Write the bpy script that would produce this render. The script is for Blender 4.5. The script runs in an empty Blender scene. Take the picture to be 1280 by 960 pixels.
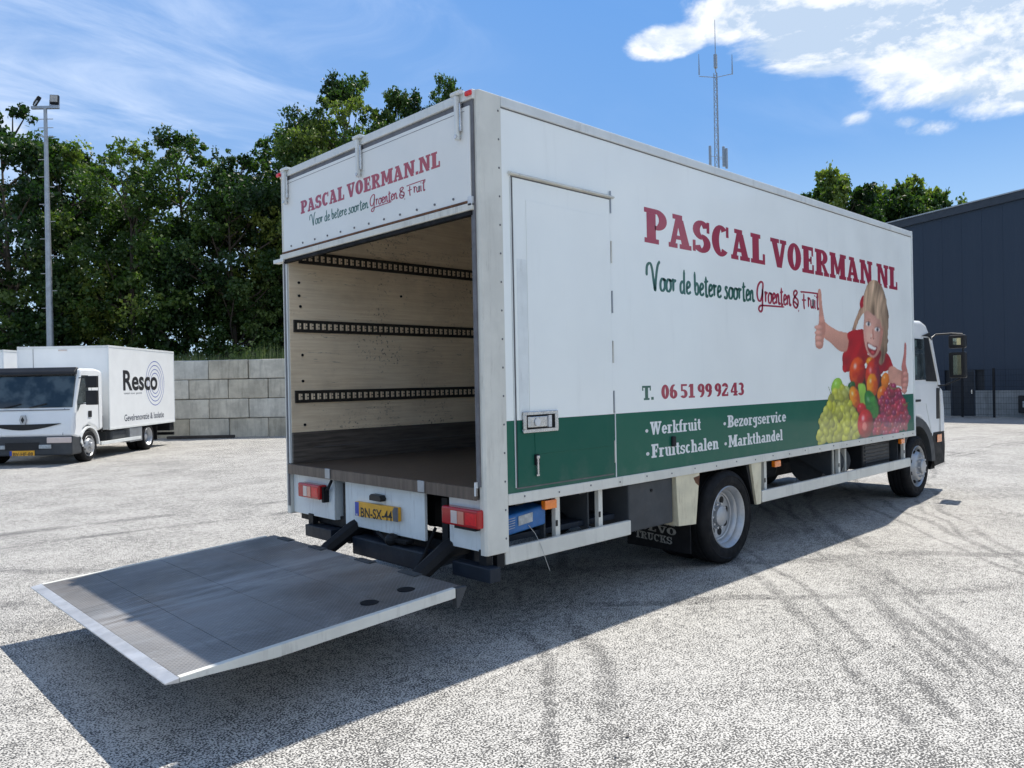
import bpy, bmesh, math, random
import numpy as np
from mathutils import Vector, Matrix
PI = math.pi
R_ = math.radians
SC = bpy.context.scene
COL = SC.collection
random.seed(7)

# ------------------------------------------------------------------ camera
cam_d = bpy.data.cameras.new("camera"); cam = bpy.data.objects.new("camera", cam_d); COL.objects.link(cam)
cam_d.sensor_width = 36; cam_d.lens = 969.64 / 1280 * 36; cam_d.clip_start = .05; cam_d.clip_end = 3000
_r = Vector((0.72101512, -0.69263697, -0.01977939)); _u = Vector((0.01581221, -0.01209094, 0.99980187)); _f = Vector((0.69273889, 0.72118502, -0.00223437))
cam.matrix_world = Matrix(((_r.x, _u.x, -_f.x, -3.1499), (_r.y, _u.y, -_f.y, -3.5370), (_r.z, _u.z, -_f.z, 1.59495), (0, 0, 0, 1)))
SC.camera = cam

# ------------------------------------------------------------------ light
SUN = Vector((0.560, 0.100, 1.0)).normalized()
SUN_EL = math.asin(SUN.z)
sd = bpy.data.lights.new("sun", 'SUN'); sd.energy = 4.4; sd.angle = R_(.55); sd.color = (1, .945, .855)
so = bpy.data.objects.new("sun", sd); COL.objects.link(so); so.rotation_euler = (-SUN).to_track_quat('-Z', 'Y').to_euler()
so.location = (0, 0, 30)
SC.view_settings.view_transform = 'Standard'; SC.view_settings.look = 'None'; SC.view_settings.gamma = 1
SC.view_settings.exposure = 0.38; SC.view_settings.use_curve_mapping = False

class NT:
    """tiny node-graph helper"""
    def __init__(s, tree): s.t = tree; s.n = tree.nodes; s.l = tree.links
    def add(s, typ, ins=None, **kw):
        nd = s.n.new(typ)
        for k, v in kw.items(): setattr(nd, k, v)
        for k, v in (ins or {}).items(): s.put(nd.inputs[k], v)
        return nd
    def put(s, sock, v):
        if isinstance(v, bpy.types.NodeSocket): s.l.new(v, sock)
        elif v is not None:
            try: sock.default_value = v
            except Exception: sock.default_value = (*v, 1)
    def math(s, op, a, b=0.0, c=0.0, clamp=False):
        nd = s.n.new('ShaderNodeMath'); nd.operation = op; nd.use_clamp = clamp
        s.put(nd.inputs[0], a); s.put(nd.inputs[1], b); s.put(nd.inputs[2], c); return nd.outputs[0]
    def vmath(s, op, a, b=None, out=0):
        nd = s.n.new('ShaderNodeVectorMath'); nd.operation = op
        s.put(nd.inputs[0], a)
        if b is not None: s.put(nd.inputs[1], b)
        return nd.outputs[out]
    def noise(s, vec, scale, detail=3, rough=.55, dist=0.0, out=0):
        nd = s.add('ShaderNodeTexNoise', {'Scale': scale, 'Detail': detail, 'Roughness': rough, 'Distortion': dist})
        if vec is not None: s.l.new(vec, nd.inputs['Vector'])
        return nd.outputs[out]
    def map(s, vec, loc=(0, 0, 0), rot=(0, 0, 0), sc=(1, 1, 1)):
        nd = s.add('ShaderNodeMapping', {'Location': loc, 'Rotation': rot, 'Scale': sc}); s.l.new(vec, nd.inputs['Vector']); return nd.outputs[0]
    def ramp(s, fac, stops, interp='LINEAR'):
        nd = s.n.new('ShaderNodeValToRGB'); cr = nd.color_ramp; cr.interpolation = interp
        while len(cr.elements) < len(stops): cr.elements.new(.5)
        for e, (p, c) in zip(cr.elements, stops):
            e.position = p; e.color = (c, c, c, 1) if not hasattr(c, '__len__') else (*c[:3], 1)
        s.l.new(fac, nd.inputs[0]); return nd.outputs[0]
    def step(s, v, lo, hi, a=0.0, b=1.0):
        nd = s.add('ShaderNodeMapRange', {'Value': v, 'From Min': lo, 'From Max': hi, 'To Min': a, 'To Max': b}, interpolation_type='SMOOTHSTEP'); return nd.outputs[0]
    def mix(s, fac, a, b, mode='MIX'):
        nd = s.n.new('ShaderNodeMix'); nd.data_type = 'RGBA'; nd.blend_type = mode
        s.put(nd.inputs[0], fac); s.put(nd.inputs[6], a); s.put(nd.inputs[7], b); return nd.outputs[2]

# ------------------------------------------------------------------ sky with clouds
world = bpy.data.worlds.new("World"); SC.world = world; world.use_nodes = True
w = NT(world.node_tree); w.n.clear()
sky = w.add('ShaderNodeTexSky', sky_type='NISHITA'); sky.sun_disc = False
sky.sun_elevation = SUN_EL; sky.sun_rotation = math.atan2(SUN.x, SUN.y); sky.altitude = 0; sky.air_density = 1.0; sky.dust_density = .3; sky.ozone_density = 2.2
tc = w.add('ShaderNodeTexCoord'); D = w.vmath('NORMALIZE', tc.outputs['Generated'])
sp = w.add('ShaderNodeSeparateXYZ', {0: D})
zc = w.math('MAXIMUM', w.math('ADD', sp.outputs[2], .12), .05)
pl = w.vmath('DIVIDE', D, w.add('ShaderNodeCombineXYZ', {0: zc, 1: zc, 2: zc}).outputs[0])     # clouds lie on a layer overhead
# cumulus bank
def bump(dx, dy, dz, r0, r1, zs=2.4):
    v = w.vmath('MULTIPLY', w.vmath('SUBTRACT', D, (dx, dy, dz)), (1, 1, zs))
    return w.step(w.vmath('LENGTH', v, out=1), r1, r0)
def pdir(px, py):
    v = _f * 969.64 + _r * (px - 640) - _u * (py - 480); v.normalize(); return v
def puff(off): return w.noise(w.map(D, loc=off, sc=(1, 1, 2.0)), 5.5, 12, .62, .25)
n1 = puff((0, 0, 0)); n1b = puff((.0, .0, .035))
bank = None
for px_, py_, r0_, r1_, k_ in ((1230, 20, .09, .235, 1.05), (1040, 45, .05, .155, 1.05), (955, 15, .02, .12, 1.0), (834, 54, .01, .07, 1.05), (1350, 20, .12, .27, 1.05), (1164, 160, .0, .055, .74), (1140, 152, .0, .04, .68), (1070, 150, .0, .04, .6), (-30, 170, .02, .09, .8)):
    b_ = w.math('MULTIPLY', bump(*pdir(px_, py_), r0_, r1_), k_); bank = b_ if bank is None else w.math('MAXIMUM', bank, b_)
far = w.step(w.noise(w.map(pl, loc=(3.1, 7.7, .4)), .55, 2, .5), .44, .60)
far = w.math('MULTIPLY', far, w.step(w.vmath('DOT_PRODUCT', D, tuple(_f), out=1), .80, .55))      # more such banks in the unseen sky, thickened to whiten the fill light
cov = w.math('MAXIMUM', bank, w.math('MULTIPLY', far, .8))
cum = w.step(w.math('ADD', n1, w.math('MULTIPLY', cov, .45)), .68, .90)
lit = w.step(w.math('SUBTRACT', n1, n1b), -.07, .075)
n2 = w.noise(w.map(D, loc=(.3, .1, 0), rot=(0, 0, 0), sc=(1, 1, 5.0)), 3.2, 6, .55)
shade = w.math('MULTIPLY', w.step(n2, .34, .56), w.step(cov, .45, .95))
f_ = w.math('MULTIPLY', shade, w.math('SUBTRACT', 1.0, w.math('MULTIPLY', lit, .75)))
f_ = w.math('ADD', f_, w.math('MULTIPLY', w.math('SUBTRACT', 1.0, lit), .38), clamp=True)
cloudc = w.mix(f_, (9.3, 9.5, 9.8), (4.7, 5.9, 7.6))
# thin high streaks
cir = w.noise(w.map(pl, rot=(0, 0, .95), sc=(.8, 1.9, 1)), 1.5, 8, .6, .8)
cirm = w.noise(w.map(pl, loc=(5.2, 1.4, 0)), .45, 2, .5)
c4 = pdir(60, 90)
cl = w.math('MULTIPLY', w.step(cir, .36, .80), w.math('ADD', w.math('MULTIPLY', bump(*c4, .05, .75, 1.3), .85), w.math('MULTIPLY', w.step(cirm, .5, .72), .25)), clamp=True)
cl = w.math('ADD', cl, w.math('MULTIPLY', bump(*c4, .0, .75, 1.3), .16), clamp=True)
lowhaze = w.step(sp.outputs[2], .32, .02, 0, .22)
skyc = w.mix(1.0, sky.outputs[0], (.66, .95, 1.20, 1), 'MULTIPLY')
vr = w.ramp(w.step(sp.outputs[2], 0, 1), [(0, (.42, .60, .80)), (.18, (.175, .36, .69)), (.42, (.13, .325, .71)), (1, (.08, .22, .55))])
skyc = w.mix(.72, skyc, w.mix(1.0, vr, (10, 10, 10, 1), 'MULTIPLY'))
base = w.mix(lowhaze, skyc, (5.2, 6.8, 8.6, 1))
base = w.mix(w.math('MULTIPLY', cl, .75), base, (7.4, 8.4, 10.2, 1))
base = w.mix(w.math('MULTIPLY', cum, w.step(sp.outputs[2], .0, .08)), base, cloudc)
bg = w.add('ShaderNodeBackground', {'Color': base, 'Strength': .092})
w.l.new(bg.outputs[0], w.add('ShaderNodeOutputWorld').inputs[0])

# ------------------------------------------------------------------ materials
def new_mat(name):
    m = bpy.data.materials.new(name); m.use_nodes = True; t = NT(m.node_tree); t.n.clear()
    out = t.add('ShaderNodeOutputMaterial'); b = t.add('ShaderNodeBsdfPrincipled'); t.l.new(b.outputs[0], out.inputs[0])
    return m, t, b, out
def paint(name, col, rough=.5, metal=0.0, var=.12, dirt=0.0, dirtc=(.10, .085, .065), scale=3.0, bump=0.0, bscale=60, coat=0.0, streak=False, grime=None):
    m, t, b, out = new_mat(name)
    tcn = t.add('ShaderNodeTexCoord'); P = tcn.outputs['Object']
    n = t.noise(P, scale, 5, .6)
    c = t.mix(t.step(n, .3, .7), tuple(x * (1 - var) for x in col), tuple(min(1, x * (1 + var)) for x in col))
    if dirt:
        v = t.map(P, sc=(1, 1, .12)) if streak else P
        d = t.math('MULTIPLY', t.step(t.noise(v, scale * (6 if streak else 3.5), 6, .7), .50, .74), t.step(t.noise(P, scale * .7, 2), .35, .65))
        c = t.mix(t.math('MULTIPLY', d, dirt), c, dirtc)
    t.put(b.inputs['Base Color'], c)
    t.put(b.inputs['Roughness'], t.step(t.noise(P, scale * 2.3, 3), .2, .8, rough * .8, min(1, rough * 1.25)))
    b.inputs['Metallic'].default_value = metal
    if coat: b.inputs['Coat Weight'].default_value = coat; b.inputs['Coat Roughness'].default_value = .06
    if bump:
        bn = t.add('ShaderNodeBump', {'Strength': bump, 'Distance': .01, 'Height': t.noise(P, bscale, 4)}); t.l.new(bn.outputs[0], b.inputs['Normal'])
    return m
M = {}
M['alu'] = paint('painted_aluminium', (.68, .70, .68), .45, .0, .06, .4, (.35, .34, .31), 4, .04, 40, streak=True)
M['alu_dirty'] = paint('dirty_white_aluminium', (.66, .645, .575), .5, .0, .08, .6, (.28, .26, .22), 3, .06, 50, streak=True)
M['alu_bare'] = paint('bare_aluminium', (.60, .60, .60), .38, .55, .15, .35, (.12, .11, .10), 6, .08, 60)
M['steel'] = paint('stainless_steel', (.55, .55, .55), .25, .95, .15, .2, (.1, .1, .1), 18)
M['rubber'] = paint('black_rubber', (.008, .008, .009), .75, 0, .25, .12, (.05, .045, .04), 6, .2, 80)
M['seal'] = paint('grey_gasket', (.13, .13, .14), .6, 0, .2, .3, (.25, .24, .22), 8)
M['black'] = paint('black_chassis_paint', (.009, .010, .012), .55, 0, .25, .3, (.035, .032, .03), 5, .1, 30)
M['darkblue'] = paint('dark_blue_grey_paint', (.014, .020, .030), .45, 0, .2, .35, (.07, .065, .06), 5, .08, 30)
M['greybox'] = paint('dark_grey_panel', (.055, .06, .065), .5, 0, .12, .3, (.12, .11, .10), 4, .08, 30)
M['plastic'] = paint('black_plastic', (.02, .021, .023), .38, 0, .15, 0)
M['cream'] = paint('cream_paint', (.66, .60, .43), .5, 0, .10, .8, (.20, .09, .035), 6, .1, 50, streak=True)
M['white'] = paint('white_vehicle_paint', (.80, .81, .80), .35, 0, .02, 0, coat=.3)
M['white2'] = paint('white_box_paint', (.80, .81, .80), .4, 0, .03, .05, (.4, .38, .35), 2, coat=.3)
M['boardwhite'] = paint('worn_white_board', (.74, .77, .75), .45, 0, .05, .5, (.20, .17, .14), 6, .05, 60, streak=True)
for k_ in ('rubber', 'black', 'darkblue', 'greybox', 'plastic'):
    M[k_].node_tree.nodes['Principled BSDF'].inputs['Specular IOR Level'].default_value = .25
M['redlens'] = paint('red_lamp_lens', (.42, .002, .006), .2, 0, .1, 0, coat=.3)
M['redlens2'] = paint('bright_red_lens', (.72, .008, .012), .15, 0, .15, 0, scale=40, coat=.3)
M['clearlens'] = paint('pale_lamp_lens', (.62, .52, .48), .15, 0, .06, 0, coat=1)
M['pinklens'] = paint('amber_pink_lens', (.66, .24, .16), .15, 0, .06, 0, coat=1)
M['orange'] = paint('orange_lamp_lens', (.95, .22, .01), .15, 0, .12, 0, scale=30, coat=1)
M['redtext'] = paint('dark_red_vinyl', (.36, .012, .045), .35, 0, .05, 0, coat=.6)
M['greentext'] = paint('dark_green_vinyl', (.006, .10, .065), .35, 0, .05, 0, coat=.6)
M['whitetext'] = paint('white_vinyl', (.72, .74, .74), .35, 0, .04, 0, coat=.5)
M['yellow'] = paint('yellow_plate', (.80, .40, .02), .4, 0, .10, .3, (.3, .15, .03), 14)
M['eublue'] = paint('blue_plate_band', (.01, .05, .35), .4)
M['blacktext'] = paint('black_lettering', (.012, .012, .014), .5, 0, .1)
M['flaptext'] = paint('worn_white_print', (.30, .29, .26), .7, 0, .3, .9, (.03, .03, .03), 22)
M['bluebox'] = paint('blue_plastic', (.015, .12, .34), .4, 0, .12, .25, (.2, .22, .25), 12)
M['label'] = paint('silver_label', (.40, .43, .44), .45, .2, .2, .4, (.1, .1, .1), 30)
M['navytext'] = paint('navy_lettering', (.02, .03, .06), .45)
M['mirror'] = paint('mirror_glass', (.26, .32, .29), .06, 1, .02)
M['galv'] = paint('galvanised_steel', (.36, .38, .40), .42, .6, .12, .2, (.2, .2, .2), 6)
M['bark'] = paint('tree_bark', (.07, .055, .04), .9, 0, .35, .4, (.12, .12, .09), 5, .6, 20)
M['lampface'] = paint('floodlight_glass', (.42, .40, .36), .25, .1, .08)
M['chrome'] = paint('rim_silver', (.42, .43, .44), .38, .45, .10, .35, (.10, .09, .08), 8)
M['hub'] = paint('hub_steel', (.60, .61, .62), .35, .5, .10, .25, (.10, .09, .08), 10)
M['darkhole'] = paint('dark_recess', (.01, .01, .01), .8)
M['rust'] = paint('rusty_steel', (.13, .055, .025), .8, 0, .35, .4, (.05, .03, .02), 14, .3, 60)
M['wireflex'] = paint('pale_cord', (.45, .45, .42), .6)
M['darkwood'] = paint('weathered_dark_plank', (.05, .045, .042), .8, 0, .2, .3, (.1, .09, .08), 5, .2, 40)

def m_gloss(name, col, rough, wave=.06, worn=0.0, coat=.35, spec=.5):
    """glossy painted sandwich panel: very shallow waves, faint scuffs"""
    m, t, b, out = new_mat(name)
    P = t.add('ShaderNodeTexCoord').outputs['Object']
    c = t.mix(t.step(t.noise(P, .9, 4), .3, .7), tuple(x * .965 for x in col), tuple(x * 1.02 for x in col))
    sc = t.step(t.noise(t.map(P, rot=(0, .12, 0), sc=(.9, 1, 14)), 2.4, 5, .65), .66, .80)
    c = t.mix(t.math('MULTIPLY', t.math('MULTIPLY', sc, t.step(t.noise(P, .8, 2), .45, .7)), .22 + worn), c, (.36, .36, .35))
    sm = t.step(t.noise(t.map(P, sc=(6, 1, .7)), 1.6, 5, .6), .55, .85)
    c = t.mix(t.math('MULTIPLY', sm, .12 + worn), c, (.30, .30, .28) if col[0] > .2 else (.05, .10, .09))
    sep = t.add('ShaderNodeSeparateXYZ', {0: P}); low = t.math('MULTIPLY', t.step(sep.outputs[2], 1.25, .9), t.step(t.noise(P, 3.0, 5, .65), .45, .7))
    c = t.mix(t.math('MULTIPLY', low, .16), c, (.25, .24, .21))          # road film along the sill
    t.put(b.inputs['Base Color'], c)
    t.put(b.inputs['Roughness'], t.step(t.noise(P, 3, 4), .3, .7, rough * .8, rough * 1.3))
    b.inputs['Coat Weight'].default_value = coat; b.inputs['Coat Roughness'].default_value = .06; b.inputs['Specular IOR Level'].default_value = spec
    bn = t.add('ShaderNodeBump', {'Strength': wave, 'Distance': .05, 'Height': t.noise(P, 1.3, 2)})
    t.l.new(bn.outputs[0], b.inputs['Normal']); t.l.new(bn.outputs[0], b.inputs['Coat Normal'])
    return m
M['panel'] = m_gloss('white_box_panel', (.89, .91, .87), .35)
M['rearpanel'] = m_gloss('white_rear_panel', (.78, .78, .74), .4, .04)
M['green'] = m_gloss('green_band_panel', (.004, .112, .070), .35, .05, 0, .22, .2)
M['doorgreen'] = m_gloss('worn_green_door', (.004, .095, .062), .45, .05, .05, .1, .2)
M['door'] = m_gloss('white_side_door', (.87, .89, .85), .4, .06, .03)

def m_ply():
    m, t, b, out = new_mat('scuffed_plywood_lining')
    P = t.add('ShaderNodeTexCoord').outputs['Object']
    g = t.noise(t.map(P, sc=(1.2, 1, 26)), 2.2, 7, .65, .4)
    c = t.mix(t.step(g, .3, .7), (.78, .62, .43), (.92, .77, .56))
    blot = t.step(t.noise(P, 1.6, 4, .6), .42, .7)
    c = t.mix(t.math('MULTIPLY', blot, .55), c, (.54, .43, .31))
    sp_ = t.step(t.noise(P, 36, 3, .7), .57, .66)
    zone = t.step(t.noise(P, 2.3, 3), .45, .62)
    c = t.mix(t.math('MULTIPLY', t.math('MULTIPLY', sp_, zone), .85), c, (.07, .05, .04))
    ln = t.step(t.math('ABSOLUTE', t.math('SUBTRACT', t.noise(t.map(P, sc=(.8, 1, 9)), 1.5, 4), .5)), .006, .0)
    c = t.mix(t.math('MULTIPLY', t.math('MULTIPLY', ln, t.step(t.noise(P, 3.1, 2), .5, .62)), .8), c, (.09, .07, .055))
    t.put(b.inputs['Base Color'], c); b.inputs['Roughness'].default_value = .55
    bn = t.add('ShaderNodeBump', {'Strength': .15, 'Distance': .004, 'Height': g}); t.l.new(bn.outputs[0], b.inputs['Normal'])
    return m
M['ply'] = m_ply()
def m_floor(name, col, sc3, rough=.5):
    m, t, b, out = new_mat(name)
    P = t.add('ShaderNodeTexCoord').outputs['Object']
    g = t.noise(t.map(P, sc=sc3), 2.5, 7, .65, .3)
    c = t.mix(t.step(g, .3, .72), tuple(x * .6 for x in col), tuple(x * 1.5 for x in col))
    sc_ = t.step(t.noise(t.map(P, rot=(0, 0, .3), sc=(sc3[1], sc3[0], sc3[2])), 2.1, 7, .7), .60, .78)
    c = t.mix(t.math('MULTIPLY', sc_, .4), c, tuple(x * 2.6 for x in col))
    t.put(b.inputs['Base Color'], c); t.put(b.inputs['Roughness'], t.step(g, .2, .8, rough * .8, rough * 1.2))
    bn = t.add('ShaderNodeBump', {'Strength': .3, 'Distance': .004, 'Height': g}); t.l.new(bn.outputs[0], b.inputs['Normal'])
    return m
M['floor'] = m_floor('dark_brown_load_floor', (.100, .074, .057), (1, 12, 1), .40)
M['kick'] = m_floor('dark_kick_board', (.105, .090, .078), (1, 1, 16), .45)
M['rail'] = paint('dark_lashing_rail', (.045, .042, .038), .45, .5, .25, .4, (.14, .11, .08), 9, .1, 50)

def m_deck():
    m, t, b, out = new_mat('ribbed_aluminium_deck')
    P = t.add('ShaderNodeTexCoord').outputs['Object']
    big = t.step(t.noise(P, 1.1, 5, .6, .3), .35, .68)
    c = t.mix(big, (.125, .115, .105), (.27, .26, .25))
    st = t.step(t.noise(t.map(P, rot=(0, 0, -.5), sc=(1, 6, 1)), 1.3, 6, .6), .52, .8)
    c = t.mix(t.math('MULTIPLY', st, .45), c, (.40, .395, .39))
    dk = t.step(t.noise(t.map(P, sc=(7, .8, 1)), 2.0, 6, .7), .56, .80)
    c = t.mix(t.math('MULTIPLY', dk, .8), c, (.10, .08, .065))
    br = t.step(t.noise(t.map(P, loc=(4, 2, 0)), 1.7, 4, .6), .50, .7)
    c = t.mix(t.math('MULTIPLY', br, .4), c, (.20, .145, .105))
    v = t.map(P, rot=(0, 0, PI / 4)); s2 = t.add('ShaderNodeSeparateXYZ', {0: v})
    w1 = t.math('SINE', t.math('MULTIPLY', s2.outputs[0], 300)); w2 = t.math('SINE', t.math('MULTIPLY', s2.outputs[1], 300))
    tread = t.math('MAXIMUM', w1, w2)
    scr = t.step(t.math('ABSOLUTE', t.math('SUBTRACT', t.noise(t.map(P, rot=(0, 0, .7), sc=(1, 9, 1)), 2.4, 3), .5)), .008, .0)
    scr = t.math('MULTIPLY', scr, t.step(t.noise(P, 2.6, 3), .45, .6)); c = t.mix(t.math('MULTIPLY', scr, .55), c, (.55, .55, .54))
    ax = t.math('ABSOLUTE', t.math('SUBTRACT', t.add('ShaderNodeSeparateXYZ', {0: P}).outputs[1], 1.12))
    path = t.math('MULTIPLY', t.step(t.math('ADD', ax, t.math('MULTIPLY', t.noise(P, 1.3, 4), .5)), .75, .3), t.step(t.noise(t.map(P, sc=(1, 5, 1)), 1.6, 5), .38, .62))
    c = t.mix(t.math('MULTIPLY', path, .5), c, (.50, .505, .51))       # pale sheen down the middle, painted into the deck colour
    c = t.mix(t.step(tread, .55, 1.0, 0, .35), c, (.36, .36, .35))
    t.put(b.inputs['Base Color'], c); b.inputs['Metallic'].default_value = .35
    t.put(b.inputs['Roughness'], t.step(t.noise(P, 2.2, 5), .3, .7, .38, .55))
    bn = t.add('ShaderNodeBump', {'Strength': .5, 'Distance': .0015, 'Height': tread}); t.l.new(bn.outputs[0], b.inputs['Normal'])
    return m
M['deck'] = m_deck()

def m_asphalt():
    m, t, b, out = new_mat('worn_light_asphalt')
    P = t.add('ShaderNodeTexCoord').outputs['Object']
    sx = t.add('ShaderNodeSeparateXYZ', {0: P})
    f1 = t.noise(P, 98, 1.6, .5)
    f2 = t.noise(P, 17, 3, .6)
    big = t.noise(P, .55, 5, .6)
    mid = t.noise(P, 2.2, 4, .6)
    thr = t.math('ADD', f1, t.math('MULTIPLY', t.math('SUBTRACT', f2, .5), .30))
    thr = t.math('ADD', thr, t.math('MULTIPLY', t.math('SUBTRACT', big, .5), .16))
    thr = t.math('ADD', thr, t.math('MULTIPLY', t.math('SUBTRACT', mid, .5), .10))
    # tyre scrub marks: thin arcs (centre x, centre y, radius, half width)
    tracks = [(14.4, -15.3, 16.6, .035), (14.4, -15.3, 16.82, .03), (14.4, -15.3, 18.1, .045), (14.4, -15.3, 18.38, .03), (24, -24, 29.6, .04), (24, -24, 29.9, .03), (24, -24, 33.4, .05), (24, -24, 33.7, .03),
              (-16, 24, 31.4, .035), (-16, 24, 31.62, .03), (-12, 13, 19.8, .035), (-12, 13, 20.02, .03), (9, -21, 18.9, .045), (9, -21, 19.15, .03), (30, 30, 40.5, .08), (30, 30, 41.6, .06), (3, 40, 33.5, .08), (3, 40, 34.4, .07)]
    tot = None
    wob = t.math('MULTIPLY', t.math('SUBTRACT', t.noise(P, .35, 2), .5), .8)
    for (cx, cy, rr, hw) in tracks:
        d = t.vmath('LENGTH', t.vmath('SUBTRACT', P, (cx, cy, 0)), out=1)
        a = t.step(t.math('ABSOLUTE', t.math('SUBTRACT', t.math('ADD', d, wob), rr)), hw * 1.8, hw * .3)
        tot = a if tot is None else t.math('MAXIMUM', tot, a)
    tot = t.math('MULTIPLY', tot, t.step(t.noise(P, .6, 5, .7), .40, .56))
    thr = t.math('SUBTRACT', thr, t.math('MULTIPLY', tot, .058))
    pit = t.step(thr, .466, .508)
    light = t.mix(t.step(t.noise(P, 120, 1), .3, .7), (.42, .405, .37), (.64, .615, .565))
    c = t.mix(pit, (.070, .068, .065), light)
    c = t.mix(t.step(big, .4, .75, 0, .12), c, (.27, .26, .25))
    c = t.mix(t.math('MULTIPLY', tot, .13), c, (.09, .088, .086))
    c = t.mix(t.step(t.noise(t.map(P, loc=(9, 3, 0)), .12, 3), .5, .72, 0, .15), c, (.40, .375, .34))
    oil = t.math('MULTIPLY', t.step(t.noise(P, .9, 3), .66, .76), .35)
    c = t.mix(oil, c, (.11, .105, .10))
    t.put(b.inputs['Base Color'], c); b.inputs['Roughness'].default_value = .82
    bn = t.add('ShaderNodeBump', {'Strength': .55, 'Distance': .006, 'Height': pit}); t.l.new(bn.outputs[0], b.inputs['Normal'])
    return m
M['asphalt'] = m_asphalt()
M['grassland'] = paint('rough_grass_ground', (.06, .075, .025), .95, 0, .4, .6, (.10, .08, .05), .6, .5, 6)

def m_concrete(name='cast_concrete_block', col=(.57, .545, .48), objc=True):
    m, t, b, out = new_mat(name)
    P = t.add('ShaderNodeTexCoord').outputs['Object']
    oi = t.add('ShaderNodeObjectInfo'); off = t.add('ShaderNodeVectorMath', {0: P}, operation='ADD')
    cmb = t.add('ShaderNodeCombineXYZ', {0: t.math('MULTIPLY', oi.outputs['Random'], 40.0), 1: t.math('MULTIPLY', oi.outputs['Random'], 17.0), 2: 0.0}); t.l.new(cmb.outputs[0], off.inputs[1]); V = off.outputs[0]
    c = t.mix(t.step(t.noise(V, 2.2, 6, .65), .3, .7), tuple(x * .74 for x in col), tuple(x * 1.15 for x in col))
    c = t.mix(t.step(t.noise(t.map(V, sc=(4, 4, .5)), 2.0, 5, .7), .48, .74, 0, .65), c, tuple(x * .42 for x in col))
    c = t.mix(1.0, c, t.ramp(oi.outputs['Random'], [(0, (.80, .77, .70)), (.5, (1, 1, .97)), (1, (.90, .94, .97))]), 'MULTIPLY')
    c = t.mix(t.math('MULTIPLY', oi.outputs['Random'], .2), c, (.62, .60, .54))
    c = t.mix(t.step(t.noise(V, 30, 3, .7), .66, .74, 0, .6), c, (.09, .085, .08))
    t.put(b.inputs['Base Color'], c); b.inputs['Roughness'].default_value = .9
    bn = t.add('ShaderNodeBump', {'Strength': .5, 'Distance': .01, 'Height': t.noise(V, 14, 6)}); t.l.new(bn.outputs[0], b.inputs['Normal'])
    return m
M['concrete'] = m_concrete()
M['plinth'] = m_concrete('grey_plinth_concrete', (.24, .245, .25))
def m_cladding():
    m, t, b, out = new_mat('dark_blue_grey_cladding')
    P = t.add('ShaderNodeTexCoord').outputs['Object']; oi = t.add('ShaderNodeObjectInfo')
    c = t.mix(oi.outputs['Random'], (.012, .026, .050), (.013, .028, .053))
    c = t.mix(t.step(t.noise(t.map(P, sc=(1, 1, .15)), 3, 4), .4, .8, 0, .25), c, (.022, .038, .062))
    t.put(b.inputs['Base Color'], c); b.inputs['Roughness'].default_value = .5
    wv = t.math('SINE', t.math('MULTIPLY', t.add('ShaderNodeSeparateXYZ', {0: P}).outputs[1], 70.0))
    bn = t.add('ShaderNodeBump', {'Strength': .08, 'Distance': .01, 'Height': wv}); t.l.new(bn.outputs[0], b.inputs['Normal'])
    return m
M['cladding'] = m_cladding()
M['trimdark'] = paint('dark_parapet_trim', (.035, .045, .06), .5, .2, .1)
M['doordark'] = paint('dark_steel_door', (.014, .018, .026), .5, 0, .1)
def m_glass():
    m, t, b, out = new_mat('tinted_vehicle_glass')
    b.inputs['Base Color'].default_value = (.012, .018, .02, 1); b.inputs['Roughness'].default_value = .04
    b.inputs['Coat Weight'].default_value = .3
    P = t.add('ShaderNodeTexCoord').outputs['Object']
    t.put(b.inputs['Base Color'], t.mix(t.step(t.noise(P, 2.2, 3), .42, .62), (.014, .022, .026), (.07, .09, .095)))  # pale patches in the colour stand for light seen through the glass
    return m
M['glass'] = m_glass()
def m_leaf(name, dark, light, yel, trans=.35):
    m, t, b, out = new_mat(name)
    at = t.add('ShaderNodeAttribute', attribute_name='shade'); oi = t.add('ShaderNodeObjectInfo')
    v = t.math('ADD', t.math('MULTIPLY', at.outputs['Fac'], .85), t.math('MULTIPLY', oi.outputs['Random'], .15))
    c = t.ramp(v, [(0, dark), (.6, light), (1, yel)])
    t.put(b.inputs['Base Color'], c); b.inputs['Roughness'].default_value = .5; b.inputs['Specular IOR Level'].default_value = .4
    tr = t.add('ShaderNodeBsdfTranslucent', {'Color': t.mix(1.0, c, (1.1, 1.35, .45, 1), 'MULTIPLY')})
    mx = t.add('ShaderNodeMixShader', {0: trans}); t.l.new(b.outputs[0], mx.inputs[1]); t.l.new(tr.outputs[0], mx.inputs[2]); t.l.new(mx.outputs[0], out.inputs[0])
    return m
M['leaf'] = m_leaf('oak_leaves', (.012, .034, .010), (.066, .122, .028), (.25, .29, .07), .42)
M['leafdark'] = m_leaf('maple_leaves', (.009, .028, .012), (.038, .082, .024), (.14, .19, .05), .36)
M['leafgrass'] = m_leaf('tall_grass_blades', (.07, .11, .03), (.20, .26, .08), (.50, .48, .24), .45)
def m_print():
    m, t, b, out = new_mat('printed_picture_vinyl')
    at = t.add('ShaderNodeAttribute', attribute_name='print', attribute_type='GEOMETRY')
    t.l.new(at.outputs['Color'], b.inputs['Base Color']); b.inputs['Roughness'].default_value = .35
    b.inputs['Coat Weight'].default_value = .6; b.inputs['Coat Roughness'].default_value = .05
    return m
M['print'] = m_print()

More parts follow.
